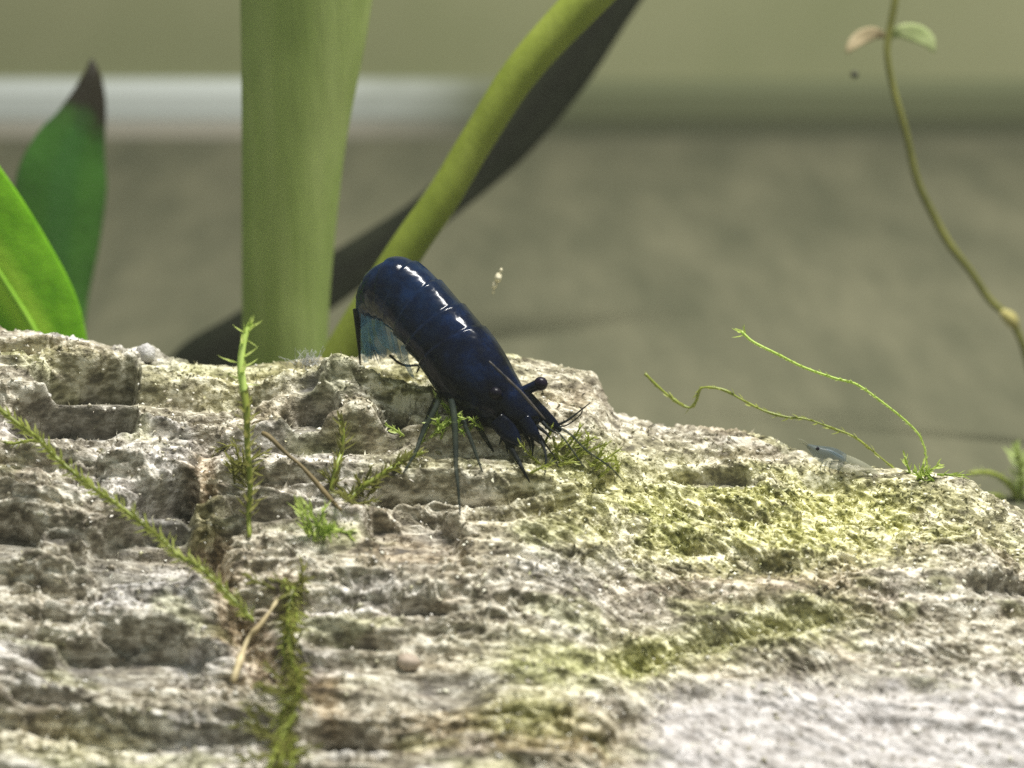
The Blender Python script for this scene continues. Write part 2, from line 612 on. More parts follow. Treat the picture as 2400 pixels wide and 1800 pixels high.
brown += 0.7 * blob(700, 1490, 34, 70, 10) + 0.7 * blob(475, 1240, 26, 60, 8) + 1.0 * blob(440, 1080, 34, 85, 8) + 0.8 * blob(505, 1345, 40, 60, 8) + 0.5 * blob(600, 1450, 75, 55, 8) + 0.5 * blob(1060, 1560, 140, 60, 25) + 0.35 * blob(1150, 1620, 200, 50)
brown += 0.5 * blob(900, 1190, 120, 50, 20) + 0.3 * blob(430, 1200, 160, 50, 20)
def blur(a, k, ax):
    p = [(0, 0), (0, 0)]
    p[ax] = (k, k)
    q_ = np.cumsum(np.pad(a, p, mode='edge'), axis=ax)
    sl = lambda i, j: tuple(slice(i, j) if x == ax else slice(None) for x in range(2))
    n_ = a.shape[ax]
    z_ = np.concatenate([np.zeros_like(q_[sl(0, 1)]), q_], ax)
    return (z_[sl(2 * k + 1, 2 * k + 1 + n_)] - z_[sl(0, n_)]) / (2 * k + 1)


D = blur(blur(D, 2, 1), 4, 0)
bare = blur(blur(bare, 3, 1), 6, 0)
D += (0.046 * gran + 0.050 * gran2) * np.maximum(rough_mask, 0.95 * np.clip(np.maximum(algae, pale), 0, 1) * (1 - calm)) * (1 - 0.75 * np.clip(bare, 0, 1))
D += 0.016 * grain * (0.3 + 0.7 * np.clip(bare, 0, 1)) * (1 - 0.7 * calm)
D *= np.clip(0.35 + 0.65 * sc_end, 0, 1)

V = Pg + Ng * D[..., None]
LOGV = V
nU, nV = V.shape[:2]
idx = np.arange(nU * nV).reshape(nU, nV)
quads = np.stack([idx[:-1, :-1], idx[1:, :-1], idx[1:, 1:], idx[:-1, 1:]], -1).reshape(-1, 4)
cav = D - 0  # fine relief only: granule tops carry pale crust
bare = bare * (0.6 + 0.4 * smooth(-0.3, 0.3, fbm(S * 1.5, G * 5, 65, 2)))
at = {'algae': np.clip(algae, 0, 1).ravel(), 'pale': np.clip(pale, 0, 1).ravel(), 'brown': np.clip(brown, 0, 1).ravel(), 'bare': np.clip(bare, 0, 1).ravel(),
      'moss': np.clip(moss, 0, 1).ravel(), 'calm': calm.ravel()}
log_me = make_mesh('driftwood_log', V.reshape(-1, 3), quads, True, at)


def log_mat():
    m, nt, N, L, P = new_mat('driftwood')
    sp = ramp_fac(nt, math_node(nt, 'ADD', math_node(nt, 'MULTIPLY', noise_node(nt, 12, 3, rough=0.6, stretch=(0.75, 1.1, 1.1)), 0.42), math_node(nt, 'ADD', math_node(nt, 'MULTIPLY', noise_node(nt, 6.5, 4, rough=0.62, stretch=(0.7, 1.15, 1.15)), 0.30), math_node(nt, 'MULTIPLY', noise_node(nt, 4.5, 4, stretch=(0.22, 1.3, 1.5)), 0.28))), 0.33, 0.67)
    n1 = noise_node(nt, 1.6, 6, stretch=(0.6, 1.4, 1.4))
    wood = ramp(nt, n1, [(0.28, (0.16, 0.130, 0.095)), (0.5, (0.30, 0.26, 0.20)), (0.72, (0.46, 0.41, 0.34))])
    crust = ramp(nt, sp, [(0.26, (0.100, 0.082, 0.068)), (0.50, (0.36, 0.318, 0.272)), (0.72, (0.82, 0.775, 0.71))])
    c = mix(nt, 0.78, wood, crust)
    br = ramp(nt, sp, [(0.28, (0.055, 0.030, 0.018)), (0.52, (0.25, 0.165, 0.105)), (0.75, (0.66, 0.54, 0.41))])
    c = mix(nt, math_node(nt, 'MULTIPLY', attr(nt, 'brown'), 0.9), c, br)
    pal = ramp(nt, sp, [(0.26, (0.13, 0.115, 0.115)), (0.50, (0.42, 0.395, 0.41)), (0.70, (0.86, 0.82, 0.86))])
    c = mix(nt, math_node(nt, 'MULTIPLY', attr(nt, 'pale'), 0.8), c, pal)
    alg = ramp(nt, sp, [(0.26, (0.10, 0.105, 0.025)), (0.48, (0.40, 0.39, 0.14)), (0.68, (0.92, 0.89, 0.55))])
    am = math_node(nt, 'MULTIPLY', attr(nt, 'algae'), ramp_fac(nt, noise_node(nt, 2.2, 5), 0.15, 0.5))
    c = mix(nt, am, c, alg)
    mo = ramp(nt, sp, [(0.28, (0.075, 0.080, 0.022)), (0.52, (0.22, 0.235, 0.075)), (0.76, (0.56, 0.56, 0.26))])
    c = mix(nt, math_node(nt, 'MULTIPLY', attr(nt, 'moss'), 0.85), c, mo)
    cl = ramp(nt, noise_node(nt, 8, 4, rough=0.6), [(0.30, (0.27, 0.245, 0.23)), (0.5, (0.50, 0.47, 0.46)), (0.70, (0.80, 0.765, 0.77))])
    c = mix(nt, math_node(nt, 'MULTIPLY', attr(nt, 'calm'), 0.9), c, cl)
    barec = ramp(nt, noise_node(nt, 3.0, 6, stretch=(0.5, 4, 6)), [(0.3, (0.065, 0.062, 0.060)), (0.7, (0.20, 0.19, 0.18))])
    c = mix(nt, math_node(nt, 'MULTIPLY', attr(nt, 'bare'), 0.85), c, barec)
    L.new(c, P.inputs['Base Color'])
    P.inputs['Roughness'].default_value = 0.6
    P.inputs['Specular IOR Level'].default_value = 0.2
    bump(nt, P, noise_node(nt, 15, 4, rough=0.6), 0.9, 0.05)
    return m


def ramp_fac(nt, fac, a, b):
    mr = nt.nodes.new('ShaderNodeMapRange')
    mr.inputs['From Min'].default_value = a
    mr.inputs['From Max'].default_value = b
    nt.links.new(fac, mr.inputs['Value'])
    return mr.outputs[0]


log = obj('driftwood_log', log_me, log_mat(), label='weathered grey driftwood log, ridged and coated with pale crust and yellow-green algae', cat='driftwood')

# surface lookup on the face (photo pixel -> point on the wood)
vis = np.zeros((nU, nV), bool)
vis[:, 40:NVF + 6] = True
LV = V[vis]
LPX, LPY, LDEP = project(LV)
_dn = unit(np.cross(np.gradient(V, axis=0), np.gradient(V, axis=1)))
LN = _dn[vis]


def on_log(px, py):
    d = (LPX - px) ** 2 + (LPY - py) ** 2
    near = np.nonzero(d < 36)[0]
    if len(near) == 0:
        return LV[np.argmin(d)], False
    return LV[near[np.argmin(LDEP[near])]], True


# algae fuzz: very short threads and flakes all over the wood
def fuzz():
    inview = (LPX > -150) & (LPX < 2360) & (LPY < 1800)
    dens = (0.35 + 0.9 * at['algae'].reshape(nU, nV)[vis] + 0.3 * at['pale'].reshape(nU, nV)[vis]) * (1 - 0.85 * at['bare'].reshape(nU, nV)[vis]) * (1 - 0.6 * calm[vis]) * inview
    dens = dens / dens.sum()
    n = 9000
    ii = rng.choice(len(LV), n, p=dens)
    base, nn = LV[ii], LN[ii]
    r = unit(nn * 0.75 + rng.normal(0, 0.55, (n, 3)) + np.array([0, 0, 0.25]))
    side = unit(np.cross(r, rng.normal(0, 1, (n, 3))))
    ln = rng.uniform(0.02, 0.055, n)[:, None] * (0.7 + 0.6 * rng.random((n, 1)) ** 3)
    wd = rng.uniform(0.006, 0.016, n)[:, None]
    bend = unit(rng.normal(0, 1, (n, 3)))
    p0 = base - nn * 0.008 - side * wd
    p1 = base - nn * 0.008 + side * wd
    p2 = base + r * ln * 0.6 + side * wd * 0.9
    p3 = base + r * ln + bend * ln * 0.25
    VV = np.stack([p0, p1, p2, p3], 1).reshape(-1, 3)
    k = np.arange(n)[:, None] * 4
    FF = np.concatenate([k + np.array([[0, 1, 2]]), k + np.array([[0, 2, 3]])], 0)
    al = np.repeat(np.clip(at['algae'].reshape(nU, nV)[vis][ii] * 0.9 + rng.normal(0, 0.18, n), 0, 1), 4)
    rn = np.repeat(rng.random(n), 4)
    me = make_mesh('algae_fuzz', VV, FF, True, {'algae': al, 'rnd': rn})
    m, nt, N, L, P = new_mat('algae_fuzz')
    a = ramp(nt, attr(nt, 'rnd'), [(0.0, (0.30, 0.26, 0.20)), (0.5, (0.55, 0.50, 0.42)), (1.0, (0.88, 0.85, 0.80))])
    b = ramp(nt, attr(nt, 'rnd'), [(0.0, (0.24, 0.25, 0.08)), (0.5, (0.50, 0.50, 0.24)), (1.0, (0.88, 0.87, 0.60))])
    L.new(mix(nt, attr(nt, 'algae'), a, b), P.inputs['Base Color'])
    P.inputs['Roughness'].default_value = 0.45
    obj('algae_fuzz', me, m, log, kind='stuff')
    # crust granules: flattened grains stuck to the wood
    n = 2500
    ii = rng.choice(len(LV), n, p=dens)
    base, nn = LV[ii], LN[ii]
    nn = unit(nn + rng.normal(0, 0.25, (n, 3)))
    t1 = unit(np.cross(nn, np.array([0, 0.8, 0.6])) + rng.normal(0, 0.35, (n, 3)))
    t1 = unit(t1 - nn * (t1 * nn).sum(1, keepdims=True))
    t2 = np.cross(nn, t1)
    r = (0.008 + 0.018 * rng.random((n, 1)) ** 2)
    a1, a2, a3 = r * rng.uniform(1.0, 2.0, (n, 1)), r, r * rng.uniform(0.6, 1.0, (n, 1))
    c0 = base + nn * r * 0.35
    VV = np.stack([c0 + t1 * a1, c0 + t2 * a2, c0 - t1 * a1, c0 - t2 * a2, c0 + nn * a3, c0 - nn * a3], 1).reshape(-1, 3)
    k = np.arange(n)[:, None] * 6
    FF = np.concatenate([k + np.array([t]) for t in ((0, 1, 4), (1, 2, 4), (2, 3, 4), (3, 0, 4), (1, 0, 5), (2, 1, 5), (3, 2, 5), (0, 3, 5))], 0)
    al = np.repeat(np.clip(at['algae'].reshape(nU, nV)[vis][ii] * 0.85 + rng.normal(0, 0.18, n), 0, 1), 6)
    me = make_mesh('crust_grains', VV, FF, True, {'algae': al, 'rnd': np.repeat(rng.random(n), 6)})
    obj('crust_grains', me, m, log, kind='stuff')


fuzz()

def lump(name, P, rx, ry, rz, mat, label, cat, seed=0, rot=0.0):
    u, v2 = np.meshgrid(np.linspace(0, 2 * np.pi, 18, endpoint=False), np.linspace(0.02, np.pi - 0.02, 12))
    r = 1 + 0.22 * perlin(u * 1.3 + seed, v2 * 1.7, seed)
    r = r * 0.5 + 0.5 * np.roll(r, 9, 1)
    Vv = np.stack([rx * r * np.cos(u) * np.sin(v2), ry * r * np.sin(u) * np.sin(v2), rz * r * np.cos(v2)], -1).reshape(-1, 3)
    idx = np.arange(12 * 18).reshape(12, 18)
    qd = np.stack([idx[:-1], np.roll(idx, -1, 1)[:-1], np.roll(idx, -1, 1)[1:], idx[1:]], -1).reshape(-1, 4)
    fc = [tuple(t[::-1]) for t in qd] + [tuple(idx[0]), tuple(idx[-1][::-1])]
    o = obj(name, make_mesh(name, Vv, fc), mat, label=label, cat=cat)
    o.location = P
    o.rotation_euler = (0, rot, 0)
    return o


# ------------------------------------------------------------------ background plants
def blade(pts, y_list, hw_px, thick=0.02, n=60, nseg=24, curl=0.15, tilt=0.0, wav=0.0, seed=0):
    """leaf or stem from photo pixels: midline, depth, half width in pixels"""
    P = catmull(np.column_stack([pts, y_list, hw_px]), n)
    C = np.array([ray_y(a, b, y) for a, b, y, _ in P])
    hw = np.maximum(P[:, 3], 1.0) * px_cm(P[:, 2])
    T = unit(np.gradient(C, axis=0))
    view = unit(C - CAM)
    A = unit(np.cross(T, view))
    if tilt:
        Bn = unit(np.cross(A, T))
        A = unit(A * math.cos(tilt) + Bn * math.sin(tilt))
    B = unit(np.cross(A, T))
    B = np.where((B @ np.array([0, -1, 0.3]))[:, None] < 0, -B, B)
    th = np.minimum(thick if np.ndim(thick) else np.full(n, thick), hw)
    if wav:
        C = C + B * (wav * np.sin(np.linspace(0, 9, n) + seed))[:, None]
    return loft(C, A * hw[:, None], B * np.asarray(th)[:, None], nseg, curl), C, hw, A, B


def leaf_mat(name, dark, light, rib, transl=0.35, tip=None, rough=0.35, spec=0.35):
    m, nt, N, L, P = new_mat(name)
    c = ramp(nt, noise_node(nt, 1.5, 6), [(0.3, dark), (0.7, light)])
    ac = math_node(nt, 'ABSOLUTE', attr(nt, 'across'))
    ac = math_node(nt, 'ABSOLUTE', attr(nt, 'across'))
    # fine side veins
    wv = N.new('ShaderNodeTexWave')
    wv.inputs['Scale'].default_value = 1.6
    wv.inputs['Distortion'].default_value = 2.0
    tc = N.new('ShaderNodeTexCoord')
    L.new(tc.outputs['Object'], wv.inputs['Vector'])
    c = mix(nt, math_node(nt, 'MULTIPLY', wv.outputs['Fac'], 0.22), c, light)
    c = mix(nt, ramp_fac(nt, ac, 0.42, 0.18), c, rib)
    if tip:
        a0, a1, tc_ = tip
        w = math_node(nt, 'ADD', attr(nt, 'along'), math_node(nt, 'MULTIPLY', noise_node(nt, 2.0, 6), 0.20))
        c = mix(nt, ramp_fac(nt, w, a1, a0), c, tc_)
    L.new(c, P.inputs['Base Color'])
    P.inputs['Roughness'].default_value = rough
    P.inputs['Specular IOR Level'].default_value = spec
    bump(nt, P, noise_node(nt, 5, 4), 0.4, 0.04)
    tr = N.new('ShaderNodeBsdfTranslucent')
    L.new(c, tr.inputs['Color'])
    ms = N.new('ShaderNodeMixShader')
    ms.inputs[0].default_value = transl
    L.new(P.outputs[0], ms.inputs[1])
    L.new(tr.outputs[0], ms.inputs[2])
    L.new(ms.outputs[0], N['Material Output'].inputs['Surface'])
    return m


def add_blade(name, spec, mat, label, cat, **kw):
    (Vv, Fc, al, ac), C, hw, A, B = blade(*spec, **kw)
    o = obj(name, make_mesh(name, Vv, Fc, True, {'along': al, 'across': ac}), mat, label=label, cat=cat)
    return o, C, hw, A, B


# bright leaf cut by the left edge
o, C, hw, A, B = add_blade('broad_leaf',
    ([(-330, -10), (-230, 190), (-110, 410), (0, 590), (75, 712), (135, 850), (165, 960), (175, 1090)],
     [2.6, 2.9, 3.1, 3.2, 3.2, 3.1, 3.0, 3.0], [4, 70, 112, 118, 104, 62, 16, 10]),
    leaf_mat('bright_leaf', (0.17, 0.46, 0.012), (0.36, 0.74, 0.04), (0.58, 0.90, 0.09), 0.5),
    'bright green broad leaf with a paler midrib, rising behind the log at the left edge', 'leaf', thick=0.035, curl=-0.12, tilt=-0.25)
k0, k1 = 6, 46
rb = tube(C[k0:k1] + B[k0:k1] * 0.03, np.linspace(0.02, 0.04, k1 - k0), 8)
obj('midrib', make_mesh('midrib', rb[0], rb[1]), plain_mat('midrib', (0.30, 0.60, 0.05), (0.42, 0.72, 0.08), transl=0.3), o)

o, C, hw, A, B = add_blade('pointed_leaf',
    ([(198, 128), (200, 165), (192, 215), (176, 268), (152, 330), (137, 400), (125, 520), (118, 640), (128, 740), (140, 880), (150, 1000)],
     [7.6, 7.5, 7.4, 7.3, 7.2, 7.1, 7.0, 6.9, 6.8, 6.7, 6.6], [3, 20, 38, 55, 79, 95, 92, 76, 55, 18, 10]),
    leaf_mat('dark_tip_leaf', (0.035, 0.12, 0.018), (0.07, 0.20, 0.03), (0.05, 0.16, 0.03), 0.30, tip=(0.33, 0.45, (0.026, 0.021, 0.014))),
    'dark green pointed leaf with a blackened rotting tip, behind the bright leaf', 'leaf', thick=0.035, curl=-0.2, tilt=0.2)


def stem_mat(name, dark, mid, light, stretch, edge=None):
    m, nt, N, L, P = new_mat(name)
    c = ramp(nt, noise_node(nt, 1.0, 5, stretch=stretch), [(0.25, dark), (0.5, mid), (0.75, light)])
    c2 = ramp(nt, noise_node(nt, 1.2, 5), [(0.35, dark), (0.65, mid)])
    c = mix(nt, 0.35, c, c2)
    L.new(c, P.inputs['Base Color'])
    P.inputs['Roughness'].default_value = 0.45
    P.inputs['Specular IOR Level'].default_value = 0.3
    bump(nt, P, noise_node(nt, 1.5, 4, stretch=stretch), 0.5, 0.08)
    tr = N.new('ShaderNodeBsdfTranslucent')
    L.new(c, tr.inputs['Color'])
    ms = N.new('ShaderNodeMixShader')
    ms.inputs[0].default_value = 0.3
    L.new(P.outputs[0], ms.inputs[1])
    L.new(tr.outputs[0], ms.inputs[2])
    L.new(ms.outputs[0], N['Material Output'].inputs['Surface'])
    return m


thick_stem = add_blade('plant_stem', ([(690, -900), (680, -400), (661, 0), (636, 290), (621, 560), (616, 720), (614, 900), (614, 1130)],
                         [4.3, 4.4, 4.5, 4.55, 4.6, 4.6, 4.6, 4.6], [100, 150, 131, 107, 94, 90, 92, 100]),
          stem_mat('thick_stem', (0.25, 0.34, 0.09), (0.44, 0.56, 0.18), (0.74, 0.82, 0.38), (1.5, 1.5, 0.13)),
          'thick upright pale green plant stem, the broadest one, behind the log', 'plant stem', thick=0.42, curl=0.0, nseg=40)[0]
add_blade('plant_stem', ([(1760, -420), (1480, -210), (1267, 0), (1130, 150), (1032, 300), (957, 425), (870, 552), (745, 762), (690, 880), (650, 1080)],
                         [4.4, 4.3, 4.2, 4.1, 4.0, 3.9, 3.8, 3.7, 3.65, 3.6], [54, 46, 41, 37, 35, 36, 38, 43, 46, 48]),
          stem_mat('olive_stem', (0.19, 0.25, 0.03), (0.29, 0.35, 0.055), (0.42, 0.47, 0.12), (1.2, 1.2, 0.6)),
          'olive green plant stem slanting up to the right behind the shrimp', 'plant stem', thick=0.2, curl=0.0, nseg=28)
add_blade('strap_leaf', ([(1500, -260), (1380, -80), (1310, 20), (1222, 152), (1112, 288), (1025, 372), (925, 460), (820, 535), (715, 606), (610, 676), (515, 732), (420, 778), (330, 832)],
                         [9.8, 9.7, 9.6, 9.5, 9.4, 9.3, 9.1, 8.9, 8.7, 8.5, 8.3, 8.15, 8.0], [20, 45, 50, 52, 50, 46, 40, 44, 50, 52, 50, 42, 14]),
          leaf_mat('dead_strap', (0.011, 0.013, 0.009), (0.022, 0.024, 0.016), (0.014, 0.015, 0.011), 0.03, rough=0.9, spec=0.03),
          'long blackish decayed strap leaf slanting behind both green stems', 'leaf', thick=0.04, curl=-0.1)

# thin stem on the right with two small leaves
q = np.array([(895, -260), (897, -100), (895, 0), (875, 110), (870, 180), (890, 290), (930, 430), (965, 580), (1010, 680), (1070, 790), (1140, 880), (1200, 970), (1268, 1035), (1313, 1130), (1350, 1300), (1365, 1460)], float)
q = np.column_stack([1336.5 + 0.667 * q[:, 0], 0.667 * q[:, 1]])
yy = np.linspace(6.2, 5.4, len(q))
thin, C, hw, A, B = add_blade('thin_plant_stem', (q, yy, [5, 6, 7, 7, 6.5, 6.5, 7, 7.5, 8, 8, 7.5, 7.5, 8, 7, 7, 8]),
                              plain_mat('thin_stem', (0.085, 0.09, 0.018), (0.20, 0.20, 0.05), 2.0, 0.5),
                              'thin olive stem curving down at the right with two small leaves', 'plant stem', thick=0.05, curl=0.0, nseg=12)


def sub_blade(name, parent, pts, y, hw, mat, **kw):
    ys = y if np.ndim(y) else [y] * len(pts)
    (Vv, Fc, al, ac), *_ = blade(pts, ys, hw, **kw)
    return obj(name, make_mesh(name, Vv, Fc, True, {'along': al, 'across': ac}), mat, parent)


sub_blade('leaf', thin, [(1915, 80), (1890, 72), (1862, 80), (1840, 98), (1830, 114)], [6.2, 6.15, 6.1, 6.0, 5.95], [3, 12, 15, 11, 3],
          plain_mat('pink_leaf', (0.36, 0.30, 0.17), (0.50, 0.41, 0.26), transl=0.4), n=24, nseg=14)['label'] = 'faded pinkish brown leaf'
sub_blade('leaf', thin, [(1922, 82), (1945, 68), (1978, 72), (2005, 88), (2018, 112)], [6.2, 6.15, 6.1, 6.0, 5.95], [3, 13, 18, 14, 3],
          plain_mat('pale_leaf', (0.36, 0.44, 0.18), (0.60, 0.66, 0.36), transl=0.4), n=24, nseg=14)['label'] = 'pale green leaf'
p = ray_y(2182, 688, 5.55)
nodeV, nodeF = tube(catmull([p + np.array([-0.12, 0, 0.1]), p, p + np.array([0.1, 0, -0.14])], 8), [0.03, 0.055, 0.07, 0.08, 0.08, 0.07, 0.055, 0.03], 10)[:2]
obj('stem_node', make_mesh('stem_node', nodeV, nodeF), plain_mat('node', (0.30, 0.27, 0.08), (0.45, 0.40, 0.16)), thin)


# ------------------------------------------------------------------ specks drifting in the water
cream = plain_mat('cream_debris', (0.55, 0.48, 0.30), (0.85, 0.80, 0.62), 8)
root = obj('debris_fleck', None, label='tiny cream fleck of debris drifting in the water right of the shrimp', cat='debris')
root.location = ray_y(1076, 606, 1.5)
for k, (x, z, rr) in enumerate([(0.0, 0.03, 0.045), (-0.035, -0.05, 0.034), (0.03, 0.11, 0.02), (-0.05, -0.12, 0.018)]):
    l = lump('grain', (x, 0, z), rr * 0.8, rr, rr * 1.2, cream, None, None, k, 0.3)
    l.parent = root
lump('dark_speck', ray_y(1846, 161, 6.0), 0.05, 0.05, 0.04, plain_mat('dark_speck', (0.02, 0.02, 0.015), (0.05, 0.05, 0.03)),
     'tiny dark speck drifting below the small pink leaf', 'debris', 3, 0.6)
lump('beige_pebble', on_log(886, 1432)[0] + np.array([0, -0.02, 0.03]), 0.105, 0.08, 0.075, plain_mat('pebble', (0.34, 0.27, 0.21), (0.50, 0.41, 0.33), 5, 0.6, bumpd=0.02),
     'small smooth beige pebble lodged in a hollow of the log', 'pebble', 5, 0.15)


# ------------------------------------------------------------------ moss
def leaf_template():
    v = np.array([(0, 0, 0), (0.35, 0.13, 0.04), (0.38, 0, -0.02), (0.35, -0.13, 0.04), (0.72, 0.08, 0.08), (0.72, -0.08, 0.08), (0.72, 0, 0.05), (1, 0, 0.16)])
    f = [(0, 2, 1), (0, 3, 2), (1, 2, 6, 4), (2, 3, 5, 6), (4, 6, 7), (6, 5, 7)]
    return v, f


LTV, LTF = leaf_template()


def log_path(pts, y0, y1, lift=0.05, n=60):
    """pixel polyline with depth y0..y1, kept in front of the wood"""
    P = catmull(pts, n)
    yl = np.linspace(y0, y1, n)
    out = []
    for (a, b), y in zip(P, yl):
        w, hit = on_log(a, b)
        if hit:
            y = min(y, w[1] - lift)
        out.append(y)
    out = np.array(out)
    k = np.ones(9) / 9
    o2 = np.convolve(np.pad(out, 4, mode='edge'), k, 'valid')
    out = np.minimum(out + 0.1, o2)
    return np.array([ray_y(a, b, y) for (a, b), y in zip(P, out)])


def leaf_frames(C, spacing, length, spread=0.9, taper=True, seed=0, jitter=0.3, skip=0.0):
    r = np.random.default_rng(seed)
    T, A, B = frames(C)
    L = np.concatenate([[0], np.cumsum(np.linalg.norm(np.diff(C, axis=0), axis=1))])
    out = []
    s, k = spacing * 0.5, 0
    while s < L[-1]:
        i = np.searchsorted(L, s) - 1
        i = max(0, min(i, len(C) - 2))
        t = (s - L[i]) / max(L[i + 1] - L[i], 1e-6)
        p = C[i] * (1 - t) + C[i + 1] * t
        if r.random() >= skip:
            ang = k * 2.4 + r.normal(0, jitter)
            rad = A[i] * math.cos(ang) + B[i] * math.sin(ang)
            frac = s / L[-1]
            sp = spread * (1 - 0.55 * smooth(0.86, 1.0, frac)) + r.normal(0, 0.15)
            d = unit(T[i] * math.cos(sp) + rad * math.sin(sp))
            ln = length * r.uniform(0.7, 1.2) * ((1 - 0.35 * smooth(0.85, 1.0, frac)) if taper else 1)
            side = unit(np.cross(d, rad + 0.01 * T[i] - d * (d @ rad)))
            up = np.cross(d, side)
            # columns: length, width, curl
            out.append((p, d * ln, side * ln * r.uniform(0.8, 1.2), up * ln))
        s += spacing * r.uniform(0.7, 1.3)
        k += 1
    return out


def leaves_mesh(fr):
    parts = []
    for p, d, s, u in fr:
        parts.append((p + LTV[:, 0:1] * d + LTV[:, 1:2] * s + LTV[:, 2:3] * u, LTF))
    return join(parts)


def moss_mat(name, dark, light, transl=0.45):
    m, nt, N, L, P = new_mat(name)
    c = ramp(nt, noise_node(nt, 3.0, 3), [(0.3, dark), (0.7, light)])
    L.new(c, P.inputs['Base Color'])
    P.inputs['Roughness'].default_value = 0.4
    tr = N.new('ShaderNodeBsdfTranslucent')
    L.new(c, tr.inputs['Color'])
    ms = N.new('ShaderNodeMixShader')
    ms.inputs[0].default_value = transl
    L.new(P.outputs[0], ms.inputs[1])
    L.new(tr.outputs[0], ms.inputs[2])
    L.new(ms.outputs[0], N['Material Output'].inputs['Surface'])
    return m


M_BRIGHT = moss_mat('bright_moss', (0.34, 0.47, 0.08), (0.66, 0.76, 0.26))
M_MID = moss_mat('green_moss', (0.28, 0.33, 0.05), (0.52, 0.56, 0.17))
M_OLIVE = moss_mat('olive_moss', (0.16, 0.165, 0.035), (0.38, 0.38, 0.12))
M_STEM = moss_mat('moss_stalk', (0.20, 0.24, 0.03), (0.34, 0.40, 0.07), 0.2)
M_STEMB = moss_mat('bright_stalk', (0.45, 0.62, 0.10), (0.66, 0.82, 0.25), 0.3)
M_BROWN = plain_mat('brown_thread', (0.09, 0.07, 0.03), (0.20, 0.15, 0.07))
M_STRAW = plain_mat('straw', (0.42, 0.33, 0.18), (0.66, 0.56, 0.34), 6)


def strand(name, C, R, label, smat, lmat, spacing, length, seed=1, spread=0.9, cat='moss', skip=0.0, single=False):
    o = obj(name, None, label=label, cat=cat)
    Vv, Fc, *_ = tube(C, R, 8)
    obj('stalk', make_mesh('stalk', Vv, Fc), smat, o)
    fr = leaf_frames(C, spacing, length, spread, seed=seed, skip=skip)
    if single:
        me = make_mesh('leaf', LTV, LTF)
        me.materials.append(lmat)
        for p, d, s, u in fr:
            lf = obj('leaf', me, None, o)
            M = Matrix.Identity(4)
            for r_ in range(3):
                M[r_][0], M[r_][1], M[r_][2], M[r_][3] = d[r_], s[r_], u[r_], p[r_]
            lf.matrix_world = M
    elif fr:
        Vv, Fc = leaves_mesh(fr)
        obj('leaves', make_mesh('leaves', Vv, Fc), lmat, o, kind='stuff')
    return o


# upright shoot in front of the log
up_px = [(539, 1160), (537, 1110), (540, 1049), (534, 957), (533, 896), (528, 850), (521, 804), (522, 764), (529, 728), (541, 698)]
base = on_log(539, 1160)[0]
C = log_path(up_px, base[1] + 0.05, -0.85, 0.04, 90)
split = 52
shoot = obj('moss_shoot', None, label='upright bright green moss shoot standing against the log, its tip above the crest', cat='moss')
Vv, Fc, *_ = tube(C[split - 2:], np.linspace(0.038, 0.026, len(C) - split + 2), 10)
obj('stalk', make_mesh('stalk', Vv, Fc), M_STEMB, shoot)
Vv, Fc, *_ = tube(C[:split], np.linspace(0.020, 0.036, split), 8)
obj('stalk', make_mesh('stalk', Vv, Fc), M_STEM, shoot)
me_b, me_m = make_mesh('leaf', LTV, LTF), make_mesh('leaf', LTV, LTF)
me_b.materials.append(M_BRIGHT)
me_m.materials.append(M_OLIVE)
frs = [(x, me_b) for x in leaf_frames(C[split:], 0.052, 0.21, 1.35, seed=4)] + [(x, me_m) for x in leaf_frames(C[8:split], 0.020, 0.17, 1.2, seed=5)]
frs += [(x, me_b) for x in leaf_frames(C[-14:], 0.016, 0.12, 0.8, seed=6)]
for (p, d, s, u), me in frs:
    lf = obj('leaf', me, None, shoot)
    M = Matrix.Identity(4)
    for r_ in range(3):
        M[r_][0], M[r_][1], M[r_][2], M[r_][3] = d[r_], s[r_], u[r_], p[r_]
    lf.matrix_world = M

# long diagonal strand lower left
dg = [(-30, 862), (0, 885), (45, 920), (84, 948), (115, 983), (164, 1025), (210, 1060), (255, 1091), (297, 1123), (350, 1165), (385, 1200), (430, 1224), (472, 1263), (507, 1298), (548, 1342)]
C = log_path(dg, -0.9, -2.6, 0.10, 110)[::-1]
strand('moss_strand', C, np.linspace(0.017, 0.020, len(C)), 'long straggling moss strand slanting down across the left of the log', M_STEM, M_MID, 0.014, 0.13, 9, 0.95)
C = log_path([(90, 952), (60, 952), (30, 958), (8, 955)], -0.95, -1.0, 0.10, 20)
strand('moss_sprig', C, np.linspace(0.016, 0.010, 20), 'short moss sprig beside the top of the long slanting strand', M_STEM, M_MID, 0.02, 0.09, 19, 0.9)
# strand hanging down at the bottom
vt = [(634, 1268), (623, 1335), (630, 1427), (645, 1457), (644, 1503), (625, 1549), (614, 1595), (606, 1645), (596, 1700), (590, 1740)]
C = log_path(vt, -2.0, -3.2, 0.10, 80)
strand('moss_strand', C, np.full(80, 0.022), 'leafy dark moss strand hanging down the log to the bottom edge', M_STEM, M_OLIVE, 0.010, 0.14, 12, 1.1)
C = log_path([(640, 1540), (610, 1590), (588, 1640), (572, 1690)], -3.0, -3.4, 0.16, 30)
strand('moss_sprig', C, np.linspace(0.02, 0.015, 30), 'pale moss sprig leaning left at the bottom of the hanging strand', M_STEM, M_MID, 0.03, 0.16, 13, 0.5)
C = log_path([(612, 1250), (640, 1330), (612, 1400), (636, 1480), (606, 1560), (632, 1640), (612, 1730)], -2.0, -3.2, 0.05, 80)
strand('moss_strand', C, np.full(80, 0.016), 'finer moss strand twined round the leafy hanging strand', M_STEM, M_MID, 0.018, 0.13, 22, 1.1)
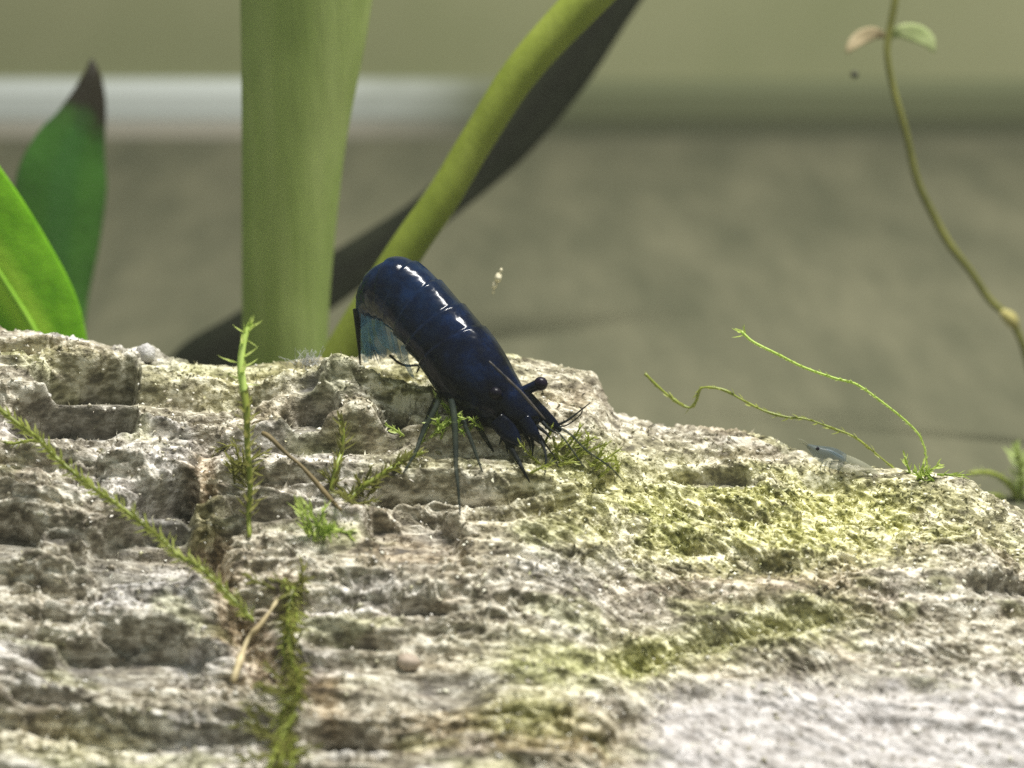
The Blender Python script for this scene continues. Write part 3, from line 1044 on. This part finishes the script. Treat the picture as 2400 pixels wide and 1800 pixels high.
# straw-coloured twig
C = log_path([(600, 1292), (592, 1308), (562, 1350), (537, 1378), (519, 1424), (503, 1474)], -2.3, -2.9, 0.09, 40)
Vv, Fc, *_ = tube(C, (0.026 + 0.006 * np.sin(np.linspace(0, 17, 40)) + 0.004 * np.sin(np.linspace(0, 41, 40))) * np.linspace(0.6, 1.15, 40), 8)
obj('twig', make_mesh('twig', Vv, Fc), M_STRAW, label='thin straw-coloured twig crossing the hollow at the foot of the slanting strand', cat='twig')
# thin brown thread
C = log_path([(566, 935), (583, 945), (620, 981), (650, 1006), (681, 1040), (715, 1079), (738, 1103)], -0.9, -1.3, 0.07, 40)
Vv, Fc, *_ = tube(C, 0.020 + 0.005 * np.sin(np.linspace(0, 11, 40)), 8)
obj('root_thread', make_mesh('root_thread', Vv, Fc), M_BROWN, label='thin brown root thread slanting down beside the upright moss shoot', cat='root')
# upright short stem between the knob and the tuft
C = log_path([(716, 1060), (726, 1010), (738, 975), (741, 935), (735, 905)], -0.95, -0.75, 0.09, 40)
strand('moss_shoot', C, np.linspace(0.026, 0.018, 40), 'short dark moss shoot standing below the rounded knob of the log', M_STEM, M_OLIVE, 0.02, 0.15, 14, 0.8)
C = log_path([(752, 1080), (785, 1050), (812, 1034), (845, 1012), (880, 990), (914, 976)], -1.0, -0.75, 0.10, 50)
strand('moss_strand', C, np.linspace(0.03, 0.024, 50), 'olive moss strand rising right towards the hind leg of the shrimp', M_STEM, M_OLIVE, 0.014, 0.13, 15, 1.0)

# strands standing in open water on the right
st = np.array([(1000, 1520), (995, 1480), (990, 1450), (970, 1405), (920, 1355), (850, 1300), (770, 1245), (700, 1225), (600, 1190), (520, 1150), (440, 1110), (412, 1088), (398, 1074)], float)
st = np.column_stack([1336.5 + 0.667 * st[:, 0], 0.667 * st[:, 1]])
C = np.array([ray_y(a, b, y) for a, b, y in catmull(np.column_stack([st, np.linspace(0.1, 0.4, len(st))]), 90)])
strand('moss_strand', C, np.linspace(0.009, 0.015, 90), 'slender bright moss strand with a tufted tip arching left over the right of the log', M_STEMB, M_BRIGHT, 0.020, 0.055, 16, 0.6)
fr = leaf_frames(C[-9:], 0.012, 0.13, 1.0, seed=61)
Vv, Fc = leaves_mesh(fr)
obj('tip_leaves', make_mesh('tip_leaves', Vv, Fc), M_BRIGHT, bpy.data.objects['moss_strand.004'], kind='stuff')
wg = np.array([(900, 1525), (870, 1500), (770, 1420), (700, 1390), (610, 1358), (540, 1350), (470, 1330), (400, 1295), (345, 1265), (300, 1255), (265, 1260), (250, 1300), (232, 1320), (205, 1312), (180, 1295), (130, 1255), (85, 1210)], float)
wg = np.column_stack([1336.5 + 0.667 * wg[:, 0], 0.667 * wg[:, 1]])
C = np.array([ray_y(a, b, y) for a, b, y in catmull(np.column_stack([wg, np.linspace(0.2, 0.8, len(wg))]), 120)])
strand('moss_strand', C, np.linspace(0.010, 0.016, 120) * (1 + 0.3 * np.sin(np.linspace(0, 60, 120)) * np.sin(np.linspace(0, 23, 120))), 'kinked thin brownish moss strand above the right of the log', M_STEM, M_MID, 0.05, 0.10, 17, 0.6, skip=0.2)


def tuft(name, px, py, n, ln, spread_px, label, lmat, seed=0, up=(0, -0.25, 0.8), wide=0.7, leaf=0.09, lift=0.0):
    r = np.random.default_rng(seed)
    o = obj(name, None, label=label, cat='moss')
    for k in range(n):
        b, _ = on_log(px + r.normal(0, spread_px[0]), py + r.normal(0, spread_px[1]))
        d = unit(np.array(up) + r.normal(0, wide, 3) * np.array([1, 0.5, 0.7]))
        d[2] = abs(d[2])
        L_ = ln * r.uniform(0.6, 1.2)
        sag = r.normal(0, 0.25, 3)
        P = [b - d * 0.03, b + d * L_ * 0.5 + sag * L_ * 0.15, b + d * L_ + sag * L_ * 0.4]
        C = catmull(P, 12)
        Vv, Fc, *_ = tube(C, np.linspace(0.014, 0.009, 12), 5)
        fr = leaf_frames(C, 0.028, leaf, 0.75, seed=seed * 100 + k)
        VV, FF = join([(Vv, Fc), leaves_mesh(fr)])
        obj('shoot', make_mesh('shoot', VV, FF), lmat, o)
    return o


tuft('moss_tuft', 690, 1152, 9, 0.30, (18, 12), 'bright star-shaped moss tuft on the log below the brown thread', M_BRIGHT, 1, wide=0.9, leaf=0.13)
tuft('moss_tuft', 775, 1072, 9, 0.26, (26, 12), 'olive moss tuft at the foot of the strand left of the shrimp legs', M_OLIVE, 2, wide=0.8, leaf=0.10)
tuft('moss_tuft', 955, 925, 18, 0.26, (28, 16), 'green moss tuft under the body of the shrimp between its hind legs', M_BRIGHT, 3, wide=0.8, leaf=0.10)
tuft('moss_tuft', 1215, 985, 15, 0.30, (52, 18), 'grassy moss tuft under the head of the shrimp', M_MID, 4, up=(0.5, -0.3, 0.5), wide=0.5, leaf=0.09)
tuft('moss_tuft', 1300, 1015, 8, 0.26, (24, 10), 'low moss tuft just right of the grassy one by the antennae', M_MID, 5, up=(0.6, -0.3, 0.4), wide=0.5, leaf=0.08)
tuft('moss_tuft', 1995, 1024, 7, 0.20, (18, 5), 'tiny green moss tuft on the crest at the foot of the slender strand', M_BRIGHT, 6, wide=0.7, leaf=0.10)
tuft('moss_tuft', 626, 1290, 5, 0.28, (20, 16), 'dull moss tuft at the top of the hanging strand', M_OLIVE, 8, wide=0.9, leaf=0.12)
tuft('moss_tuft', 636, 1470, 5, 0.26, (18, 22), 'dull moss tuft halfway down the hanging strand', M_OLIVE, 9, wide=0.9, leaf=0.12)
tuft('moss_tuft', 606, 1610, 7, 0.34, (22, 26), 'dense moss tuft at the bottom edge under the hanging strand', M_OLIVE, 10, wide=0.9, leaf=0.14)
tuft('moss_tuft', 530, 1010, 9, 0.26, (14, 40), 'dark moss tuft clinging to the lower half of the upright shoot', M_OLIVE, 7, wide=0.9, leaf=0.12)

# plant at the right edge
def moss_part(parent, pts, y0, y1, r, spacing, length, seed, mat):
    C = np.array([ray_y(a, b, y) for a, b, y in catmull(np.column_stack([pts, np.linspace(y0, y1, len(pts))]), 50)])
    Vv, Fc, *_ = tube(C, np.linspace(r, r * 0.6, 50), 8)
    st_ = obj('stem', make_mesh('stem', Vv, Fc), M_STEM, parent)
    Vv, Fc = leaves_mesh(leaf_frames(C, spacing, length, 0.95, seed=seed))
    obj('leaves', make_mesh('leaves', Vv, Fc), mat, st_, kind='stuff')


edge = obj('leafy_plant', None, label='feathery bright green plant at the right edge behind the log', cat='plant')
M_PALE = moss_mat('pale_moss', (0.36, 0.46, 0.14), (0.60, 0.70, 0.30))
moss_part(edge, [(2212, 1150), (2208, 1090), (2206, 1040), (2202, 1000), (2194, 968)], 3.6, 3.5, 0.035, 0.016, 0.22, 31, M_PALE)
moss_part(edge, [(2206, 1090), (2178, 1045), (2140, 1022), (2094, 1022)], 3.6, 3.2, 0.035, 0.022, 0.10, 32, M_PALE)
moss_part(edge, [(2208, 1130), (2180, 1085), (2145, 1070), (2110, 1078)], 3.7, 3.5, 0.03, 0.022, 0.10, 33, M_PALE)
moss_part(edge, [(2212, 1140), (2240, 1080), (2262, 1010), (2270, 960)], 3.6, 3.9, 0.03, 0.022, 0.20, 34, M_PALE)

# whitish fluff on the crest
def fluff(px, py, n, ln, label, seed):
    r = np.random.default_rng(seed)
    b0, _ = on_log(px, py)
    parts = []
    for k in range(n):
        b = b0 + r.normal(0, 0.06, 3) * np.array([1.2, 1, 0.2])
        d = unit(np.array([0, -0.1, 1]) + r.normal(0, 0.7, 3))
        d[2] = abs(d[2])
        C = catmull([b - d * 0.02, b + d * ln * 0.5, b + d * ln + r.normal(0, 0.04, 3)], 7)
        parts.append(tube(C, np.linspace(0.004, 0.002, 7), 4)[:2])
    Vv, Fc = join(parts)
    obj('fungus_fluff', make_mesh('fungus_fluff', Vv, Fc), plain_mat('fluff', (0.42, 0.43, 0.42), (0.66, 0.67, 0.66), 9, transl=0.4), label=label, cat='fungus')


fluff(662, 780, 60, 0.10, 'wisp of grey-white fluff on the crest between moss shoot and shrimp tail', 3)
lump('fungus_lump', on_log(320, 772)[0] + np.array([0, 0.0, 0.05]), 0.10, 0.09, 0.10, plain_mat('fungus_lump', (0.50, 0.48, 0.47), (0.85, 0.83, 0.82), 9, 0.6, bumpd=0.05, transl=0.3),
     'white fungus lump on the pale ridge left of the moss shoot', 'fungus', 7)


# ------------------------------------------------------------------ the blue shrimp
def shrimp_mat():
    m, nt, N, L, P = new_mat('blue_shell')
    n = noise_node(nt, 3.5, 6, rough=0.65)
    c = ramp(nt, n, [(0.33, (0.0012, 0.0017, 0.0052)), (0.53, (0.0020, 0.0048, 0.018)), (0.75, (0.0055, 0.0175, 0.063))])
    blue = mix(nt, ramp_fac(nt, noise_node(nt, 6, 4), 0.35, 0.7), (0.0035, 0.011, 0.040), (0.014, 0.046, 0.125))
    c = mix(nt, attr(nt, 'tailness'), c, blue)
    L.new(c, P.inputs['Base Color'])
    P.inputs['Roughness'].default_value = 0.15
    P.inputs['Specular IOR Level'].default_value = 0.17
    bump(nt, P, noise_node(nt, 2.4, 3), 0.28, 0.12)
    return m


M_SHELL = shrimp_mat()


def sheer(name, c0, c1, alpha, rough=0.25):
    m = plain_mat(name, c0, c1, 6, rough, alpha=alpha, spec=0.15)
    return m


M_TAIL = sheer('sheer_blue', (0.05, 0.17, 0.32), (0.30, 0.54, 0.68), 0.42)
M_LEG = sheer('sheer_leg', (0.010, 0.017, 0.015), (0.03, 0.040, 0.030), 0.68, 0.7)
M_LEGD = sheer('dark_leg', (0.004, 0.006, 0.008), (0.013, 0.017, 0.018), 0.92, 0.7)
M_EYE = plain_mat('eye', (0.003, 0.003, 0.008), (0.014, 0.009, 0.02), 4, 0.3, spec=0.15)

shrimp = obj('shrimp', None, label='dark navy blue shrimp with arched back, head down on top of the log', cat='shrimp')
# (lower edge, upper edge) in photo pixels from tail to head, then depth and roundness
rings = [((782, 712), (767, 700), 0.62, 0.55), ((797, 698), (768, 672), 0.62, 0.6), ((812, 690), (770, 640), 0.60, 0.66), ((822, 690), (784, 603), 0.56, 0.72), ((830, 693), (816, 571), 0.50, 0.78),
         ((838, 700), (862, 555), 0.44, 0.82), ((848, 714), (912, 577), 0.36, 0.86), ((864, 738), (960, 618), 0.26, 0.9), ((886, 770), (1010, 668), 0.14, 0.92),
         ((912, 806), (1056, 716), 0.02, 0.92), ((938, 848), (1090, 762), -0.10, 0.90), ((968, 882), (1117, 808), -0.20, 0.86), ((1010, 908), (1138, 846), -0.30, 0.82),
         ((1058, 922), (1152, 868), -0.38, 0.78), ((1092, 934), (1162, 888), -0.45, 0.72), ((1112, 936), (1166, 902), -0.49, 0.6), ((1128, 930), (1162, 910), -0.52, 0.5)]
RR = catmull([(a[0], a[1], b[0], b[1], y, w) for a, b, y, w in rings], 260)
t_par = np.linspace(0, len(rings) - 1, 260)
lo = np.array([ray_y(r[0], r[1], r[4]) for r in RR])
hi = np.array([ray_y(r[2], r[3], r[4]) for r in RR])
Cc = (lo + hi) / 2
Dv = (hi - lo) / 2
Tn = unit(np.gradient(Cc, axis=0))
lat = unit(np.cross(Tn, Dv)) * (np.linalg.norm(Dv, axis=1) * RR[:, 5])[:, None]
if lat[130] @ np.array([0, -1, 0]) < 0:
    lat = -lat
# overlapping shell segments on the abdomen, then the carapace
edges = [2.0, 3.3, 4.5, 5.6, 6.7, 7.75, 8.75]
swell = np.ones(260)
for e0, e1 in zip(edges[:-1], edges[1:]):
    mk = (t_par >= e0) & (t_par < e1)
    f_ = (t_par[mk] - e0) / (e1 - e0)      # 0 at the tail side (overlapping rim), 1 at the head side
    swell[mk] = 1 + 0.065 * (1 - f_) ** 1.5
mk = (t_par >= 8.75)
swell[mk] = 1 + 0.05 * np.clip(1 - (t_par[mk] - 8.75) / 2.0, 0, 1)
swell *= 0.975
ns = 56
phs = np.linspace(0, 2 * np.pi, ns, endpoint=False)
SV = []
for i in range(260):
    c, s = np.cos(phs), np.sin(phs)
    # dorsal = +Dv ; a slight keel rolled towards the viewer
    keel = 0.05 * np.exp(-((phs - 0.38 + np.pi) % (2 * np.pi) - np.pi) ** 2 / 0.02) * smooth(9.5, 12, t_par[i])
    low = np.where(c < 0, 1.0 - 0.10 * (1 - np.abs(s)), 1.0)
    r = swell[i] * (1 + keel)
    SV.append(Cc[i] + (Dv[i] * (c * low * r)[:, None]) + lat[i] * (np.sign(s) * np.abs(s) ** 0.92 * r)[:, None])
SV = np.array(SV).reshape(-1, 3)
idx = np.arange(260 * ns).reshape(260, ns)
qd = np.stack([idx[:-1], np.roll(idx, -1, 1)[:-1], np.roll(idx, -1, 1)[1:], idx[1:]], -1).reshape(-1, 4)
fc = [tuple(x) for x in qd] + [tuple(idx[0][::-1]), tuple(idx[-1])]
tl = np.repeat(np.clip(0.9 - t_par / 6.5, 0, 1) + 0.35 * np.exp(-((t_par - 6.5) / 1.5) ** 2), ns)
obj('body', make_mesh('body', SV, fc, True, {'tailness': np.clip(tl, 0, 1)}), M_SHELL, shrimp)


def px_tube(name, pts, ys, rad, mat, n=30, nseg=10, parent=shrimp, label=None, clear=None):
    P = catmull(np.column_stack([pts, ys, rad]), n)
    if clear is not None:                      # keep a leg in front of the wood it stands on
        for r_ in P:
            w, hit = on_log(r_[0], r_[1])
            if hit:
                r_[2] = min(r_[2], w[1] - clear)
    C = np.array([ray_y(a, b, y) for a, b, y, _ in P])
    R = np.maximum(P[:, 3], 0.6) * px_cm(P[:, 2])
    Vv, Fc, *_ = tube(C, R, nseg)
    return obj(name, make_mesh(name, Vv, Fc), mat, parent, label=label)


# telson and tail fan
px_tube('telson', [(770, 668), (772, 700), (775, 740), (777, 768), (778, 792)], [0.60, 0.60, 0.62, 0.64, 0.66], [8, 6, 4, 2.6, 1.4], M_LEGD)
for pts, ys, hw in (([(790, 676), (792, 710), (796, 745), (800, 775)], [0.55, 0.5, 0.5, 0.52], [10, 12, 12, 4]),
                    ([(802, 680), (812, 715), (822, 750), (832, 772)], [0.5, 0.42, 0.38, 0.36], [11, 14, 13, 4]),
                    ([(786, 684), (784, 712), (786, 748), (790, 782)], [0.68, 0.74, 0.76, 0.78], [8, 10, 10, 4])):
    sub_blade('tail_fin', shrimp, pts, ys, hw, M_TAIL, thick=0.012, n=24, nseg=14)
fr_parts = []
for k in range(26):
    t_ = k / 25
    a0, b0 = 788 + 22 * t_, 742 + 6 * t_ + 4 * math.sin(k * 2.1)
    a1, b1 = a0 + 4 + 14 * t_ + 3 * math.sin(k * 1.3), b0 + 30 + 8 * math.sin(k * 1.7)
    yq = 0.52 - 0.14 * t_
    Cq = np.array([ray_y(a0, b0, yq), ray_y((a0 + a1) / 2 + 1, (b0 + b1) / 2, yq), ray_y(a1, b1, yq)])
    fr_parts.append(tube(catmull(Cq, 6), np.linspace(0.006, 0.002, 6), 5)[:2])
Vv, Fc = join(fr_parts)
obj('tail_fringe', make_mesh('tail_fringe', Vv, Fc), M_TAIL, shrimp, kind='stuff')
# swimmerets under the abdomen
for k, (a, b, y) in enumerate([(818, 690, 0.42), (832, 700, 0.34), (850, 722, 0.24), (872, 752, 0.14)]):
    sub_blade('swimmeret', shrimp, [(a, b - 6), (a + 4, b + 22), (a + 12, b + 46), (a + 22, b + 64)], [y, y - 0.06, y - 0.08, y - 0.06], [8, 11, 9, 3] if k < 2 else [7, 6, 5, 2], M_TAIL, thick=0.012, n=20, nseg=12)


def foot(px, py):
    w, hit = on_log(px, py)
    return w[1] - 0.01


def leg(pts, rad, y_top, mat=M_LEG):
    ye = foot(*pts[-1])
    n = len(pts)
    ys = [y_top + (ye - y_top) * (k / (n - 1)) for k in range(n)]
    px_tube('leg', pts, ys, [r_ * 0.88 for r_ in rad], mat, 34, 10, clear=0.02)


leg([(950, 852), (942, 878), (912, 938), (897, 978), (870, 1024)], [8, 7, 6, 4.5, 2], -0.25)
leg([(975, 866), (981, 900), (984, 958), (985, 1008), (989, 1046), (994, 1112)], [8, 8, 7, 5.5, 4, 2], -0.45)
leg([(995, 890), (1003, 915), (1020, 958), (1042, 1020)], [7, 6, 5, 2], -0.35)
leg([(1018, 895), (1030, 918), (1050, 950), (1066, 976)], [7, 6, 5, 2], -0.15)
leg([(1056, 905), (1088, 942), (1106, 972), (1122, 1000), (1144, 1042)], [8, 8, 7, 5.5, 1.5], -0.48, M_LEGD)
leg([(1158, 935), (1170, 955), (1179, 985), (1177, 1026)], [6, 4.5, 3, 1.2], -0.50, M_LEGD)
leg([(905, 790), (880, 790), (862, 784), (842, 768)][::-1] + [(900, 806)], [3, 3, 3, 3, 2], 0.35, M_LEGD)
leg([(940, 862), (928, 890), (918, 915), (905, 950)], [5, 5, 4, 2], 0.15)

# head: rostrum, antennal scales, eyes, antennae
px_tube('rostrum', [(1056, 780), (1100, 822), (1130, 852), (1158, 884), (1178, 906)], [-0.62, -0.66, -0.68, -0.68, -0.66], [2, 2.6, 3, 2.4, 1],
        plain_mat('rostrum', (0.02, 0.022, 0.03), (0.13, 0.11, 0.095), 12, 0.4))
sub_blade('antennal_scale', shrimp, [(1130, 850), (1152, 876), (1178, 902), (1198, 920), (1212, 932)], [-0.35, -0.4, -0.44, -0.46, -0.48], [14, 16, 15, 11, 3], M_SHELL, thick=0.05, n=30, nseg=16)
sub_blade('antennal_scale', shrimp, [(1072, 905), (1094, 928), (1110, 946), (1124, 964)], [-0.58, -0.62, -0.64, -0.65], [18, 20, 15, 4], M_SHELL, thick=0.05, n=30, nseg=16)
sub_blade('mouthpart', shrimp, [(1130, 905), (1148, 930), (1160, 945), (1168, 958)], [-0.55, -0.6, -0.62, -0.63], [16, 14, 9, 3], M_SHELL, thick=0.05, n=24, nseg=14)
sub_blade('mouthpart', shrimp, [(1086, 925), (1098, 944), (1106, 958), (1110, 976)], [-0.5, -0.56, -0.58, -0.6], [10, 9, 6, 2], M_LEG, thick=0.03, n=20, nseg=12)


def eye(p0, p1, r0, r1):
    C = catmull([p0, (p0 + p1) / 2, p1], 16)
    Vv, Fc, *_ = tube(C, np.linspace(r0, r1, 16), 14)
    st_ = obj('eyestalk', make_mesh('eyestalk', Vv, Fc), M_SHELL, shrimp)
    u, v2 = np.meshgrid(np.linspace(0, 2 * np.pi, 20, endpoint=False), np.linspace(0.03, np.pi - 0.03, 14))
    r = r1 * 1.22
    Vs = np.stack([r * np.cos(u) * np.sin(v2), r * np.sin(u) * np.sin(v2), r * np.cos(v2)], -1).reshape(-1, 3) + p1
    idx = np.arange(14 * 20).reshape(14, 20)
    q_ = np.stack([idx[:-1], np.roll(idx, -1, 1)[:-1], np.roll(idx, -1, 1)[1:], idx[1:]], -1).reshape(-1, 4)
    obj('eye', make_mesh('eye', Vs, [tuple(x[::-1]) for x in q_] + [tuple(idx[0]), tuple(idx[-1][::-1])]), M_EYE, shrimp)


eye(ray_y(1126, 846, -0.34), ray_y(1168, 829, -0.36), 0.045, 0.056)
eye(ray_y(1088, 862, -0.40), ray_y(1070, 850, -0.545), 0.045, 0.050)

ant = [([(1200, 920), (1222, 910), (1242, 896), (1275, 870)], [-0.46, -0.46, -0.44, -0.4], [3, 2.6, 2, 1]),
       ([(1206, 922), (1225, 918), (1250, 900), (1258, 885), (1250, 878)], [-0.46, -0.5, -0.5, -0.5, -0.48], [1.6, 1.5, 1.3, 1.2, 0.8]),
       ([(1204, 922), (1232, 938), (1267, 973), (1317, 1008), (1348, 1042)], [-0.48, -0.6, -0.75, -0.9, -1.0], [3, 2.6, 2.2, 1.8, 1]),
       ([(1196, 924), (1220, 950), (1245, 985), (1262, 1010)], [-0.48, -0.62, -0.75, -0.85], [2.2, 2, 1.6, 1]),
       ([(1168, 940), (1180, 962), (1196, 985), (1206, 1010)], [-0.6, -0.66, -0.7, -0.75], [2, 1.8, 1.4, 1])]
for k_, (a0, b0, a1, b1) in enumerate([(1120, 940, 1128, 968), (1134, 938, 1146, 972), (1150, 930, 1172, 962), (1160, 920, 1190, 948), (1100, 944, 1096, 978), (1084, 930, 1078, 962), (1172, 912, 1204, 938), (1146, 936, 1150, 984)]):
    ant.append(([(a0, b0), ((a0 + a1) / 2 + (3 if k_ % 2 else -3), (b0 + b1) / 2), (a1, b1)], [-0.55, -0.62, -0.68], [4.5, 3.2, 1]))
for k_, (pts, ys, rd) in enumerate(ant):
    px_tube('antenna' if k_ < 5 else 'feeler', pts, ys, rd, M_LEG if k_ in (2, 3) else M_LEGD, 30, 8)

# ------------------------------------------------------------------ the small second shrimp
young = obj('young_shrimp', None, label='tiny translucent blue young shrimp on the crest further right along the log', cat='shrimp')
M_YB = sheer('young_blue', (0.03, 0.055, 0.085), (0.11, 0.16, 0.20), 0.32)
M_YT = sheer('young_clear', (0.22, 0.23, 0.16), (0.36, 0.36, 0.28), 0.45)
yk = on_log(1800, 1012)[0][1] - 0.12
yo = [(1744, 962, 4), (1760, 972, 11), (1780, 982, 19), (1800, 990, 22), (1820, 998, 19)]
yo2 = [(1816, 998, 19), (1836, 1004, 18), (1860, 1012, 15), (1884, 1022, 10), (1908, 1036, 4)]
for nm, ptsy, mt in (('body', yo, M_YB), ('abdomen', yo2, M_YT)):
    px_tube(nm, [(a, b) for a, b, _ in ptsy], [yk] * 5, [c for *_, c in ptsy], mt, 30, 16, young)
px_tube('back_ridge', [(1785, 970), (1800, 978), (1818, 988), (1832, 998)], [yk - 0.02] * 4, [2, 3.5, 3.5, 1.5], plain_mat('young_ridge', (0.14, 0.22, 0.28), (0.34, 0.42, 0.48), 6, 0.4, alpha=0.4), 20, 8, young)
px_tube('eye', [(1764, 968), (1768, 971)], [yk - 0.07] * 2, [4, 4], M_EYE, 6, 8, young)
for a in (0, 9, 20):
    px_tube('leg', [(1778 + a, 996), (1772 + a, 1010), (1774 + a, 1024)], [yk, yk - 0.04, yk - 0.05], [2, 1.6, 1], M_YT, 12, 6, young)
for a in (0, 6):
    px_tube('antenna', [(1752, 966 + a), (1735, 952 + a), (1722, 948 + 2 * a)], [yk] * 3, [1.5, 1.2, 0.8], M_YT, 12, 6, young)

# ------------------------------------------------------------------ slightly cloudy tank water
hv = [(x, y, z) for x in (-62, 62) for y in (-29, 28) for z in (-4.5, 25.5)]
hf = [(0, 1, 3, 2), (4, 6, 7, 5), (0, 4, 5, 1), (2, 3, 7, 6), (0, 2, 6, 4), (1, 5, 7, 3)]
hm = bpy.data.materials.new('cloudy_water')
hm.use_nodes = True
hn = hm.node_tree
hn.nodes.clear()
ho = hn.nodes.new('ShaderNodeOutputMaterial')
hp = hn.nodes.new('ShaderNodeVolumePrincipled')
hp.inputs['Color'].default_value = (0.86, 0.90, 0.72, 1)
hp.inputs['Density'].default_value = 0.0010
hn.links.new(hp.outputs[0], ho.inputs['Volume'])
obj('haze', make_mesh('haze', hv, hf, False), hm, kind='stuff')
